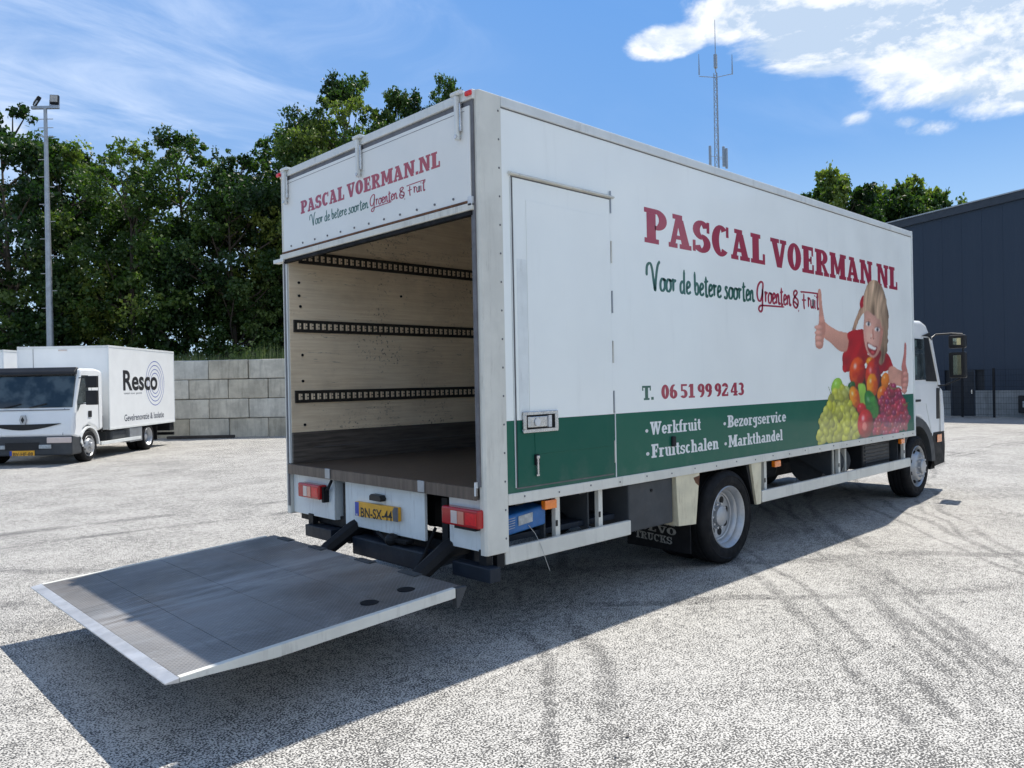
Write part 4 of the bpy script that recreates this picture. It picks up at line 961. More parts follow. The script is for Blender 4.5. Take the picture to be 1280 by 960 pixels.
# ---- inside: lashing rails on the left wall
for zc_, x0 in ((1.508, .04), (2.103, .04), (2.685, .10)):
    rl = bx(x0, 2.404, zc_ - .052, L - .1, 2.4195, zc_ + .052).build('lashing_rail', 'rail', TR, bevel=.003)
    bx(x0, 2.398, zc_ + .036, L - .1, 2.4035, zc_ + .050).box(x0, 2.398, zc_ - .050, L - .1, 2.4035, zc_ - .036).build('rail_flange', 'rail', rl)
    mb = MB(); x = x0 + .03
    while x < 2.6:
        mb.box(x, 2.4025, zc_ - .026, x + .018, 2.4035, zc_ + .026); mb.box(x + .022, 2.4025, zc_ + .004, x + .034, 2.4035, zc_ + .024); mb.box(x + .022, 2.4025, zc_ - .024, x + .034, 2.4035, zc_ - .004); x += .0585
    mb.build('rail_slots', 'ply', rl, kind='stuff')
for zc_ in (1.508, 2.103, 2.685): bx(.2, .061, zc_ - .05, L - .1, .075, zc_ + .05).build('lashing_rail', 'rail', TR)
mb = MB()
for x, z in ((.10, 2.47), (.11, 2.27), (.12, 1.86), (.12, 1.64), (.13, 1.27), (.10, 2.36), (1.15, 2.42)): mb.cyl((x, 2.413, z), (x, 2.4215, z), .012, 8)
mb.build('wall_bolts', 'black', TR, kind='stuff')

# ---- rear sill, boards, lamps
bx(-.026, .052, .872, -.0205, 2.44, .949).build('sill_edge', 'floor', TR)
for y in (1.79, .60):
    bx(-.036, y - .035, .878, -.0265, y + .035, .955)  .build('sill_bracket', 'galv', TR, bevel=.003)
bx(-.03, .053, .90, -.005, .064, .985).build('sill_cap', 'whitetext', TR)
bx(.03, .647, .535, .055, 1.64, .862).build('plate_board', 'boardwhite', TR, bevel=.004)
bx(.03, 1.80, .545, .05, 2.446, .870).build('lamp_board', 'boardwhite', TR, bevel=.004)
bx(.05, 1.80, .545, .45, 1.815, .870).build('lamp_board', 'boardwhite', TR)
bx(.03, .052, .545, .05, .385, .870).build('lamp_board', 'boardwhite', TR, bevel=.004)
bx(.12, 2.45, .56, .14, 2.5, .80).build('post_foot', 'alu_dirty', TR)
for ya, yb, flip in ((1.905, 2.240, False), (.020, .375, True)):
    tl = bx(-.045, ya, .700, .028, yb, .815).build('tail_light', 'redlens', TR, bevel=.012, seg=3)
    wv = (yb - ya)
    bx(-.049, ya + wv * .55, .716, -.0455, ya + wv * .72, .796).build('reversing_lens', 'clearlens', tl, bevel=.001)
    bx(-.049, ya + wv * .37, .716, -.0455, ya + wv * .535, .796).build('indicator_lens', 'pinklens', tl, bevel=.001)
    bx(-.050, ya + .012, .72, -.0455, ya + wv * .32, .795).build('stop_lens', 'redlens2', tl, bevel=.002)
    bx(-.02, ya - .03 if not flip else yb - .3, .68, .028, ya if not flip else yb - .1, .705 if flip else .80).build('lamp_mount', 'black', tl)
MB().tube([(.0, 1.87, .77), (-.01, 1.82, .80), (.01, 1.80, .86)], .012, 6).build('lamp_cable', 'black', TR)
plt = MB().hexa([(-.002, 1.455, .622), (-.002, .915, .640), (.028, .915, .640), (.028, 1.455, .622)], [(-.002, 1.455, .730), (-.002, .915, .738), (.028, .915, .738), (.028, 1.455, .730)]).build('licence_plate', 'yellow', TR, bevel=.002)
Pp = lambda a, b, d: (-.002 - d, 1.455 - a, .622 + .033 * a + b)
MB().add([Pp(0, .003, .0006), Pp(.052, .003, .0006), Pp(.052, .106, .0006), Pp(0, .106, .0006)], [(0, 1, 2, 3)]).build('plate_band', 'eublue', plt, fixn=False)
sans('NL', Pp, .012, .040, .022, .01, .0012).build('lettering', 'whitetext', plt, fixn=False)
sans('BN-SX-44', Pp, .075, .475, .072, .02).build('lettering', 'blacktext', plt, fixn=False)
MB().add([Pp(.487, .0, .001), Pp(.552, .0, .004), Pp(.552, .100, .004), Pp(.500, .100, .001), Pp(.478, .07, .001)], [(0, 1, 2, 3, 4)]).build('worn_corner', 'seal', plt, fixn=False)
MB().prism([(1.24, .762), (1.10, .762), (1.09, .78), (1.11, .805), (1.22, .808), (1.24, .795)], 'x', -.02, .03).build('plate_lamp', 'plastic', TR, bevel=.004)

# ---- chassis and tail-lift mechanism
for y in (.82, 1.60):
    MB().box(.25, y, .58, 8.3, y + .08, .80).build('chassis_rail', 'black', TR, bevel=.005)
x = .3
while x < 7.2:
    bx(x, .05, .80, x + .07, 2.45, .874).build('floor_bearer', 'black', TR); x += .62
bx(.25, .40, .36, .42, 2.1, .50).build('lift_torsion_beam', 'darkblue', TR, bevel=.01)
bx(-.03, .60, .345, .10, 1.46, .475).build('underrun_beam', 'darkblue', TR, bevel=.01)
bx(-.02, -.055, .378, .07, .305, .468).build('underrun_stub', 'darkblue', TR, bevel=.006)
bx(-.02, 1.775, .385, .24, 2.175, .478).build('underrun_stub', 'darkblue', TR, bevel=.006)
bx(.08, 1.70, .485, .2, 2.42, .57).build('lift_crossbar', 'black', TR, bevel=.006)
bx(.02, .02, .40, .07, .09, .56).build('stub_bracket', 'black', TR)
bx(.02, 2.12, .40, .07, 2.19, .56).build('stub_bracket', 'black', TR)
for y in (1.52, .40):
    arm = MB().tube([(.55, y, .62), (.25, y, .585), (.02, y, .52), (-.20, y, .40), (-.30, y, .33)], [.065, .065, .06, .055, .045], 8).build('lift_arm', 'black', TR, smooth=True)
    MB().cyl((.5, y + .12, .45), (.05, y + .12, .42), .04, 10).cyl((.06, y + .12, .42), (-.24, y + .10, .34), .02, 8).build('lift_cylinder', 'darkblue', arm)
bx(.06, .44, .45, .42, .50, .84).build('lift_bracket', 'black', TR)
bx(.06, 1.66, .45, .42, 1.72, .84).build('lift_bracket', 'black', TR)
MB().sphere((-.01, .98, .51), .05, .05, .045, 12, 8).cyl((-.01, .98, .46), (.1, .98, .60), .02, 8).build('tow_ball', 'black', TR)
MB().box(-.02, .80, .50, .05, .96, .52).tube([(.02, 1.2, .53), (.0, 1.05, .49), (.01, .95, .5)], .014, 6).tube([(.1, .62, .62), (-.02, .6, .45), (-.15, .55, .36)], .012, 6).build('hydraulic_hose', 'rubber', TR)
bx(.45, .95, .52, .85, 1.5, .76).build('hydraulic_unit', 'darkblue', TR, bevel=.02)
# platform: hinge side x=-.262 z=.42, tip x=-1.94 z=.335
PX0, PZ0, PX1, PZ1, PY0, PY1 = -.262, .420, -1.94, .335, -.093, 2.258
def pzt(x): return PZ0 + (x - PX0) / (PX1 - PX0) * (PZ1 - PZ0)
pf = MB()
xs_ = [-.30, -.72, -1.14, -1.56, -1.80]
body = [(PX0, PZ0 - .006), (PX1 + .06, pzt(PX1 + .06) - .009), (PX1 + .06, pzt(PX1 + .06) - .014), (-1.30, pzt(-1.3) - .052), (PX0 - .03, PZ0 - .062), (PX0, PZ0 - .055)]
PLT = MB().prism(body, 'y', PY0 + .02, PY1 - .02).build('tail_lift_platform', 'alu_bare', TR)
for a, b in zip([PX0] + xs_[1:4], xs_[1:4] + [PX1 + .064]):
    m_ = MB(); g_ = .0015
    m_.hexa([(b + g_, PY0 + .035, pzt(b) - .008), (a - g_, PY0 + .035, pzt(a) - .008), (a - g_, PY1 - .035, pzt(a) - .008), (b + g_, PY1 - .035, pzt(b) - .008)],
            [(b + g_, PY0 + .035, pzt(b)), (a - g_, PY0 + .035, pzt(a)), (a - g_, PY1 - .035, pzt(a)), (b + g_, PY1 - .035, pzt(b))])
    m_.build('deck_panel', 'deck', PLT)
MB().hexa([(PX1, PY0, PZ1 - .010), (PX1 + .062, PY0, pzt(PX1 + .062) - .020), (PX1 + .062, PY1, pzt(PX1 + .062) - .020), (PX1, PY1, PZ1 - .010)],
          [(PX1, PY0, PZ1 - .003), (PX1 + .062, PY0, pzt(PX1 + .062) + .003), (PX1 + .062, PY1, pzt(PX1 + .062) + .003), (PX1, PY1, PZ1 - .003)]).build('ramp_lip', 'alu_bare', PLT, bevel=.002)
for ys in ((PY0, PY0 + .033), (PY1 - .033, PY1)):
    top = [(PX1 + .064, pzt(PX1 + .064) + .004), (PX0 - .06, PZ0 + .001), (PX0 - .06, PZ0 - .055), (-1.42, pzt(-1.42) - .052), (PX1 + .064, pzt(PX1 + .064) - .018)]
    MB().prism(top, 'y', *ys).build('edge_profile', 'alu_dirty', PLT, bevel=.002)
MB().prism([(PX0 - .058, PZ0 - .002), (PX0 + .02, PZ0 - .002), (PX0 - .04, PZ0 - .11), (PX0 - .058, PZ0 - .11)], 'y', PY0 - .006, PY0 + .03).build('hinge_gusset', 'greybox', PLT)
for (x, y) in ((-.50, .09), (-.77, .06)):
    MB().cyl((x, y + .05, pzt(x) - .002), (x, y + .05, pzt(x) + .0025), .052, 22).build('foot_switch', 'rubber', PLT)
for y in (.40, .9, 1.52, 2.0):
    MB().box(PX0 - .05, y - .09, PZ0 - .003, PX0 + .01, y + .09, PZ0 + .006).build('hinge_pad', 'greybox', PLT, bevel=.003)

# ---- right flank under the box
for x0, x1 in ((.165, 1.440), (3.39, 7.10)):
    bx(x0, .0, .452, x1, .035, .558).build('side_guard', 'alu_dirty', TR, bevel=.006)
    bx(x0, W - .035, .452, x1, W, .558).build('side_guard', 'alu_dirty', TR, bevel=.006)
bx(.10, .01, .44, .163, .05, .56).build('guard_bracket', 'black', TR)
for x in (.665, 1.115, 3.50, 5.10, 6.98):
    br = bx(x, .036, .46, x + .045, .075, .82).build('guard_bracket', 'alu_dirty', TR, bevel=.004)
    MB().prism([(.09, .815), (.5, .815), (.5, .72), (.09, .50)], 'x', x - .06, x - .045).build('gusset_plate', 'greybox', br)
    bx(x - .002, .0345, .62, x + .02, .0355, .66).build('bolt_slot', 'darkhole', br)
for x in (.55, 3.68, 6.86):
    bx(x, .02, .745, x + .115, .06, .805).build('side_marker_lamp', 'orange', TR, bevel=.006)
cb = MB().hexa([(.17, .06, .605), (.60, .06, .640), (.60, .20, .650), (.17, .20, .62)], [(.16, .05, .735), (.59, .05, .770), (.59, .20, .785), (.16, .20, .755)]).build('blue_canister', 'bluebox', TR, bevel=.02, seg=3)
MB().add([(.330, .0505, .668), (.460, .0505, .680), (.456, .0455, .742), (.326, .0455, .730)], [(0, 1, 2, 3)]).build('sticker', 'label', cb, fixn=False)
mb = MB()
for i in range(5): mb.add([(.235, .0515 - .006 * i / 5, .655 + i * .016), (.298, .0515 - .006 * i / 5, .660 + i * .016), (.298, .0505 - .006 * i / 5, .664 + i * .016), (.235, .0505 - .006 * i / 5, .659 + i * .016)], [(0, 1, 2, 3)])
mb.build('print_lines', 'label', cb, fixn=False)
bx(.16, .12, .56, 1.4, .5, .60).build('storage_tray', 'darkblue', TR, bevel=.005)
MB().tube([(.42, .05, .66), (.47, .04, .60), (.47, -.01, .53), (.50, -.02, .44), (.55, -.01, .35)], .0022, 5).build('loose_cord', 'wireflex', TR)
bx(1.455, .03, .458, 2.02, .60, .818).build('locker', 'greybox', TR, bevel=.01)
MB().cyl((1.735, .022, .745), (1.735, .03, .745), .012, 10).build('locker_lock', 'black', TR)
MB().prism([(2.025, .822), (2.365, .822), (2.30, .408), (2.055, .425)], 'y', .0, .012).build('mudguard_skirt', 'cream', TR, bevel=.003)
MB().hexa([(2.055, .012, .425), (2.06, .012, .425), (2.06, .55, .425), (2.055, .55, .425)], [(2.025, .012, .82), (2.03, .012, .82), (2.03, .55, .82), (2.025, .55, .82)]).build('mudguard_back', 'cream', TR)
MB().prism([(3.20, .822), (3.385, .822), (3.365, .445), (3.285, .445)], 'y', .0, .05).build('mudguard_skirt', 'cream', TR, bevel=.003)
MB().prism([(3.14, .822), (3.19, .822), (3.28, .445), (3.25, .50)], 'y', .02, .5).build('mudguard_back', 'black', TR)
MB().prism([(2.27, .790), (2.362, .800), (2.350, .715), (2.30, .745)], 'y', -.0012, -.0004).build('rust_patch', 'rust', TR)
fl_ = bx(2.24, .02, .17, 2.252, .66, .62).build('mud_flap', 'rubber', TR)
Pf = lambda a, b, d: (2.24 - d, .655 - a, b)
letters('NOVA', lambda a, b, d: Pf(a, .40 + b - .05 * a, d), .05, .49, .075).build('lettering', 'flaptext', fl_, fixn=False)
letters('VOLVO', lambda a, b, d: Pf(a, .325 + b - .05 * a, d), .02, .50, .06).build('lettering', 'flaptext', fl_, fixn=False)
letters('TRUCKS', lambda a, b, d: Pf(a, .245 + b - .05 * a, d), .08, .46, .062).build('lettering', 'flaptext', fl_, fixn=False)
MB().tube([(5.12, .40, .62), (5.80, .40, .62)], .20, 24).build('fuel_tank', 'greybox', TR, smooth=True)
bx(5.30, .19, .42, 5.34, .6, .83).box(5.62, .19, .42, 5.66, .6, .83).build('tank_strap', 'alu_dirty', TR)
bb = bx(5.95, .12, .50, 6.75, .6, .80).build('battery_box', 'plastic', TR, bevel=.015)
mb = MB()
for k in range(6): mb.box(6.0, .112, .535 + k * .042, 6.7, .1205, .555 + k * .042)
mb.build('cover_ribs', 'greybox', bb)
bx(3.9, .60, .50, 4.9, .81, .78).build('air_tank', 'black', TR, bevel=.08)
bx(6.0, 1.75, .40, 6.9, 2.35, .8).build('air_tank', 'black', TR, bevel=.08)
for a_ in ((3.35, .92, .42, 4.6, 1.55, .80), (4.7, 1.0, .40, 7.0, 1.5, .80), (3.5, 1.75, .44, 5.6, 2.40, .81)): bx(*a_).build('underside_filler', 'black', TR, bevel=.03)  # black filler boxes added to close and darken the gap under the chassis
for yy in (.05, 1.9):
    v_ = []; f_ = []
    for i_ in range(13):
        t_ = R_(15 + i_ * 12.5)
        for y_ in (yy, yy + .55): v_.append((2.80 + .47 * math.cos(t_), y_, .40 + min(.40, .47 * math.sin(t_))))
    for i_ in range(12): f_.append((2 * i_, 2 * i_ + 1, 2 * i_ + 3, 2 * i_ + 2))
    MB().add(v_, f_).build('wheel_guard', 'black', TR, fixn=False)
MB().cyl((2.79, .1, .40), (2.79, 2.4, .40), .07, 12).sphere((2.79, 1.25, .40), .19, .17, .19, 14, 9).build('rear_axle', 'black', TR)
MB().cyl((7.62, .2, .38), (7.62, 2.3, .38), .05, 12).build('front_axle', 'black', TR)
wheel('wheel', TR, (2.80, .005, .40), -1, 'deep', dual=True)
wheel('wheel', TR, (2.80, W - .005, .40), 1, 'deep', dual=True)
wheel('wheel', TR, (7.62, .10, .40), -1, 'hub')
wheel('wheel', TR, (7.62, W - .10, .40), 1, 'hub')

# ---- cab
CY0, CY1 = .11, 2.39
ar = [(7.62 + .60 * math.cos(R_(a_)), .42 + .60 * math.sin(R_(a_))) for a_ in range(10, 171, 16)]
prof = [(7.36, 1.0), (7.36, 2.18), (7.42, 2.26), (7.60, 2.30), (7.90, 2.305), (8.08, 2.26), (8.20, 2.15), (8.29, 2.02), (8.60, 1.42), (8.66, 1.15), (8.68, .62), (8.24, .60)] + [(min(max(a, 7.05), 8.3), b) for a, b in ar if a > 7.3 and b > .62][:]
prof = [(7.36, .98), (7.36, 2.18), (7.42, 2.26), (7.60, 2.30), (7.90, 2.305), (8.08, 2.26), (8.20, 2.15), (8.29, 2.02), (8.585, 1.42), (8.66, 1.15), (8.68, .62), (8.22, .62), (8.14, .78), (8.00, .92), (7.80, 1.02), (7.62, 1.04), (7.48, 1.02)]
cab = MB().prism(prof, 'y', CY0, CY1).build('cab', 'white', TR, bevel=.045, seg=4, smooth=True)
for yy, sg in ((CY0, -1), (CY1, 1)):
    o_ = lambda d: sorted((yy + sg * d, yy + sg * (d + .006)))
    MB().prism([(7.44, 1.52), (7.44, 2.06), (8.10, 2.06), (8.30, 1.66), (8.34, 1.52)], 'y', *o_(.001)).build('side_window', 'glass', cab)
    MB().prism([(8.02, 1.50), (7.96, 2.08), (8.14, 2.08), (8.44, 1.49)], 'y', *o_(.002)).build('window_divider', 'plastic', cab)
    MB().prism([(8.17, 2.10), (8.24, 2.10), (8.56, 1.44), (8.475, 1.44)], 'y', *o_(.006)).build('pillar_cover', 'white', cab)
    MB().prism([(7.85, 2.10), (8.15, 2.155), (8.24, 2.05), (8.10, 2.10)], 'y', *o_(.012)).build('wind_deflector', 'plastic', cab)
    MB().prism([(8.40, .98), (8.42, 1.40), (8.53, 1.40), (8.52, .98)], 'y', *o_(.001)).build('air_vent', 'plastic', cab)
    MB().prism([(8.53, .80), (8.545, 1.40), (8.62, 1.36), (8.675, 1.10), (8.67, .80)], 'y', *o_(.010)).build('corner_panel', 'white', cab, bevel=.004)
    MB().prism([(8.22, .75), (8.385, .98), (8.385, 1.46), (7.42, 1.49), (7.42, 1.20), (8.0, 1.20)], 'y', *o_(.0015)).build('door_skin', 'white', cab, bevel=.003)
    MB().box(7.56, o_(.012)[0], 1.235, 7.78, o_(.012)[1] + .006, 1.265).box(7.58, yy - .004 if sg > 0 else yy - .006, 1.22, 7.76, yy + .006 if sg > 0 else yy + .004, 1.28).build('door_handle', 'plastic', cab, bevel=.004)
    MB().prism([(8.16, .58), (8.16, .80), (8.70, .80), (8.72, .58), (8.69, .36), (8.30, .34)], 'y', *o_(.000)).build('step_panel', 'black', cab, bevel=.01)
    bx(8.38, o_(.012)[0], .66, 8.56, o_(.014)[1], .765).build('indicator_lamp', 'orange', cab, bevel=.01)
    # wheel arch
    vs = MB(); arcp = [(math.cos(R_(a_)), math.sin(R_(a_))) for a_ in range(0, 181, 12)]
    ya, yb = sorted((yy - sg * .02 + sg * .04, yy - sg * .33))
    poly = [(7.62 + .62 * c__, .44 + .60 * s__) for c__, s__ in arcp] + [(7.62 + .52 * c__, .44 + .50 * s__) for c__, s__ in arcp[::-1]]
    n_ = len(arcp)
    v_ = []; f_ = []
    for i_ in range(n_):
        c__, s__ = arcp[i_]
        for (ra, rb) in ((.66, .61), (.52, .50)):
            for y_ in (ya, yb): v_.append((7.62 + ra * c__, y_, .42 + rb * s__))
    for i_ in range(n_ - 1):
        a0 = i_ * 4; b0 = a0 + 4
        f_ += [(a0, b0, b0 + 1, a0 + 1), (a0 + 2, a0 + 3, b0 + 3, b0 + 2), (a0, a0 + 2, b0 + 2, b0), (a0 + 1, b0 + 1, b0 + 3, a0 + 3)]
    f_ += [(0, 1, 3, 2), (len(v_) - 4, len(v_) - 2, len(v_) - 1, len(v_) - 3)]
    vs.add(v_, f_).build('wheel_arch', 'greybox', cab)
MB().hexa([(8.585 + .004, CY0 + .10, 1.43), (8.625, CY0 + .10, 1.43), (8.625, CY1 - .10, 1.43), (8.589, CY1 - .10, 1.43)],
          [(8.30, CY0 + .14, 2.02), (8.335, CY0 + .14, 2.02), (8.335, CY1 - .14, 2.02), (8.30, CY1 - .14, 2.02)]).build('windscreen', 'glass', cab)
bx(8.66, CY0 + .2, .80, 8.695, CY1 - .2, 1.10).build('grille', 'plastic', cab, bevel=.01)
MB().prism([(8.55, .34), (8.76, .36), (8.78, .62), (8.70, .70), (8.55, .70)], 'y', CY0 + .01, CY1 - .01).build('bumper', 'plastic', cab, bevel=.03, seg=3)
for y0 in (CY0 + .12, CY1 - .42): bx(8.76, y0, .46, 8.79, y0 + .3, .62).build('headlight', 'clearlens', cab, bevel=.01)
MB().hexa([(7.45, .35, 2.27), (8.0, .35, 2.28), (8.0, 2.15, 2.28), (7.45, 2.15, 2.27)], [(7.45, .45, 2.37), (7.82, .45, 2.36), (7.82, 2.05, 2.36), (7.45, 2.05, 2.37)]).build('roof_cap', 'white', cab, bevel=.04, seg=3)
MB().tube([(7.75, .3, 2.35), (8.0, .3, 2.35), (8.15, .3, 2.24)], .015, 6).tube([(7.95, .3, 2.31), (7.95, .3, 2.40)], .03, 8).build('roof_horn', 'plastic', cab)
bx(7.25, .3, 1.0, 7.36, 2.2, 1.9).build('cab_back', 'greybox', TR)
bx(7.05, .18, .20, 8.1, .34, .9).build('front_mudguard', 'black', TR) if False else None
MB().prism([(8.22, .30), (8.40, .52), (8.40, .30)], 'y', .14, .4).build('front_flap', 'rubber', TR)
for sg, yb_ in ((-1, CY0), (1, CY1)):
    f = lambda y: (yb_ + sg * y)
    MB().tube([(8.28, f(.0), 2.085), (8.36, f(.03), 2.13), (8.41, f(.20), 2.135), (8.42, f(.34), 2.12)], .012, 8).tube([(8.50, f(.0), 1.43), (8.46, f(.10), 1.44), (8.43, f(.30), 1.53)], .011, 8).tube([(8.42, f(.34), 2.12), (8.43, f(.345), 1.53)], .012, 8).build('mirror_arm', 'plastic', cab)
    for z0, z1 in ((1.935, 2.115), (1.535, 1.885)):
        ya, yb = sorted((f(.175), f(.385)))
        mh_ = bx(8.37, ya, z0, 8.455, yb, z1).build('mirror_housing', 'plastic', cab, bevel=.022, seg=3)
        bx(8.3665, ya + .055, z0 + .045, 8.3695, yb - .060, z1 - .045).build('mirror_glass', 'mirror', mh_)
MB().cyl((8.05, 1.7, 1.55), (8.2, 1.7, 1.7), .2, 18).build('steering_wheel', 'plastic', cab)

# ================================================================== PARKED BOX TRUCK (local x forward, y to its left)
HW = 1.06
def small_truck(label, loc, rz):
    t = empty('box_truck', label, 'truck', loc, rz, 'white box trucks parked by the block wall')
    B = lambda *a: MB().box(*a)
    b0, b1 = -4.80, -.95
    bxb = B(b0, -HW + .0, .655, b1, HW, 2.66).build('cargo_box', 'white2', t, bevel=.012)
    for y in (-HW - .006, HW - .03):
        B(b0 - .006, y, 2.615, b1 + .006, y + .036, 2.668).build('top_rail', 'alu', bxb, bevel=.004)
        B(b0 - .006, y, .648, b1 + .006, y + .036, .70).build('bottom_rail', 'alu', bxb, bevel=.004)
        B(b1 - .03, y, .70, b1 + .007, y + .036, 2.615).build('corner_strip', 'whitetext', bxb, bevel=.004)
        B(b0 - .006, y, .70, b0 + .03, y + .036, 2.615).build('corner_strip', 'whitetext', bxb, bevel=.004)
    B(b1 - .001, -.70, .75, b1 + .004, -.688, 2.6).build('panel_joint', 'seal', bxb)
    B(b1 - .005, -HW + .03, 2.60, b1 + .008, HW - .03, 2.664).build('front_rail', 'alu', bxb)
    B(b1 - .001, -.1, 2.55, b1 + .02, .1, 2.58).build('roof_lamp', 'clearlens', bxb)
    # cab shell
    prof = [(-.64, .70), (-.64, 1.98), (-.58, 2.06), (-.30, 2.10), (.35, 2.09), (.49, 1.96), (.69, 1.26), (.77, 1.05), (.81, .62), (.60, .56), (.38, .56), (.35, .62), (.26, .76), (.0, .84), (-.26, .76), (-.40, .66)]
    cab = MB().prism(prof, 'y', -HW, HW).build('cab', 'white', t, bevel=.05, seg=3, smooth=True)
    MB().hexa([(.675, -1.0, 1.24), (.712, -1.0, 1.24), (.712, 1.0, 1.24), (.675, 1.0, 1.24)], [(.49, -.99, 1.94), (.522, -.99, 1.94), (.522, .99, 1.94), (.49, .99, 1.94)]).build('windscreen', 'glass', cab, bevel=.01)
    MB().prism([(.20, 2.09), (.33, 2.135), (.48, 2.10), (.58, 2.02), (.59, 1.94), (.45, 1.95)], 'y', -1.0, 1.0).build('sun_visor', 'plastic', cab, bevel=.05, seg=4, smooth=True)
    for y in (-.45, .1): MB().tube([(.73, y, 1.25), (.705, y + .35, 1.33)], .012, 6).build('wiper', 'plastic', cab)
    for y in (-.84, .84): MB().hexa([(.75, y - .004, .64), (.813, y - .004, .64), (.813, y + .004, .64), (.75, y + .004, .64)], [(.66, y - .004, 1.22), (.712, y - .004, 1.22), (.712, y + .004, 1.22), (.66, y + .004, 1.22)]).build('panel_gap', 'seal', cab)
    B(.70, -.95, 1.185, .735, .95, 1.20).build('panel_gap', 'seal', cab)
    # grille smile, badge
    pts = [(-.80 + 1.6 * i / 14, .90 - .012 * math.cos((i / 14 - .5) * PI)) for i in range(15)]; low = [(.80 - 1.6 * i / 14, .895 - .135 * math.cos((i / 14 - .5) * PI)) for i in range(15)]
    MB().prism(pts + low, 'x', .75, .806).build('grille', 'plastic', cab)
    MB().prism([(-.075, .0), (-.04, .10), (.04, .10), (.075, .0), (.04, -.10), (-.04, -.10)], 'x', -.05, .012).build('badge', 'chrome', cab).location = (.815, 0, .985)
    MB().prism([(-.038, .0), (0, .07), (.038, .0), (0, -.07)], 'x', .0, .014).build('badge', 'plastic', cab).location = (.815, 0, .985)
    for sg in (-1, 1):
        o_ = lambda d, e=.006: sorted((sg * (HW + d), sg * (HW + d + e)))
        MB().prism([(.02, 1.36), (.02, 1.94), (.42, 1.94), (.62, 1.36), (.61, 1.14), (.36, 1.30)], 'y', *o_(.001)).build('side_window', 'glass', cab)
        MB().box(-.44, o_(.001)[0], .72, -.435, o_(.001)[1], 1.95).build('door_gap', 'seal', cab)
        B(-.10, o_(.004)[0], 1.00, .04, o_(.004)[1] + .004, 1.14).build('door_handle', 'plastic', cab)
        MB().tube([(.52, sg * HW, 1.88), (.55, sg * (HW + .26), 1.90), (.53, sg * (HW + .28), 1.72), (.55, sg * (HW + .26), 1.32), (.60, sg * HW, 1.30)], .012, 6).build('mirror_arm', 'plastic', cab)
        for z0, z1 in ((1.66, 1.92), (1.28, 1.60)):
            mm = B(.20, *sorted((sg * (HW + .10), sg * (HW + .30))), z0, .27, 0, z1) if False else MB().box(.47, sg * (HW + .16), z0, .58, sg * (HW + .40), z1)
            mm = mm.build('mirror_housing', 'plastic', cab, bevel=.02)
            MB().box(.466, sg * (HW + .18), z0 + .02, .469, sg * (HW + .38), z1 - .02).build('mirror_glass', 'mirror', mm)
        yl = sorted((sg * .52, sg * (HW - .02)))
        B(.80, yl[0], .475, .865, yl[1], .605).build('headlight', 'clearlens', cab, bevel=.015)
        yl = sorted((sg * .36, sg * .62)); B(.845, yl[0], .36, .88, yl[1], .445).build('fog_light', 'label', cab, bevel=.01)
        # wheel arch lip and mudguard
        arc_ = [(math.cos(R_(a_)), math.sin(R_(a_))) for a_ in range(0, 181, 15)]; v_ = []; f_ = []
        for c__, s__ in arc_:
            for r_ in (.44, .40):
                for y_ in (sg * (HW - .24), sg * (HW + .012)): v_.append((r_ * c__, y_, .36 + r_ * s__))
        for i_ in range(len(arc_) - 1):
            a0 = i_ * 4; c0 = a0 + 4; f_ += [(a0, c0, c0 + 1, a0 + 1), (a0 + 2, a0 + 3, c0 + 3, c0 + 2), (a0, a0 + 2, c0 + 2, c0), (a0 + 1, c0 + 1, c0 + 3, a0 + 3)]
        MB().add(v_, f_).build('wheel_arch', 'white', cab)
        wheel('wheel', t, (0, sg * (HW - .015), .355), sg, 'hub', R=.355, wd=.2)
        wheel('wheel', t, (-3.10, sg * (HW - .03), .355), sg, 'deep', R=.355, wd=.19, dual=True)
        y0, y1 = sorted((sg * (HW - .05), sg * HW))
        B(-2.62, y0, .32, -.55, y1, .40).build('side_guard', 'alu', t, bevel=.004)
        for x in (-2.2, -1.5, -.9): B(x, y0 - .01, .34, x + .04, y1 - .06 if sg > 0 else y1, .65).build('guard_bracket', 'black', t)
        y0, y1 = sorted((sg * (HW - .45), sg * (HW - .01)))
        B(-2.70, y0, .28, -2.02, y1, .64).build('locker', 'galv', t, bevel=.01)
        B(-3.62, y0, .22, -3.60, y1, .62).build('mud_flap', 'rubber', t)
        y0, y1 = sorted((sg * (HW - .5), sg * (HW - .05)))
        B(-1.9, y0, .38, -1.15, y1, .62).build('fuel_tank', 'greybox', t, bevel=.05)
        B(-4.84, y0, .42, -4.55, y1, .66).build('rear_bracket', 'black', t)
        B(-.72, y0, .62, -.64, y1, 1.0).build('cab_step', 'black', t)
    B(.42, -HW + .01, .21, .85, HW - .01, .62).build('bumper', 'greybox', cab, bevel=.04, seg=3)
    B(.848, -.36, .34, .862, .36, .50).build('air_intake', 'plastic', cab)
    pl_ = B(.856, -.262, .215, .868, .262, .325).build('licence_plate', 'yellow', t, bevel=.002)
    Pq = lambda a, b, d: (.868 + d, -.262 + a, .215 + b)
    MB().add([Pq(0, .003, .0008), Pq(.05, .003, .0008), Pq(.05, .107, .0008), Pq(0, .107, .0008)], [(0, 1, 2, 3)]).build('plate_band', 'eublue', pl_, fixn=False)
    B(-4.7, -.45, .50, .3, -.35, .65).box(-4.7, .35, .50, .3, .45, .65).build('chassis_rail', 'black', t)
    MB().cyl((-3.1, -.9, .355), (-3.1, .9, .355), .06, 10).build('axle', 'black', t)
    B(-4.9, -1.0, .28, -4.82, 1.0, .36).box(-4.84, -.5, .3, -4.7, -.44, .6).box(-4.84, .44, .3, -4.7, .5, .6).build('underrun_bar', 'black', t)
    for y in (-.95, .80): B(-4.83, y, .45, -4.80, y + .15, .60).build('tail_light', 'redlens', t)
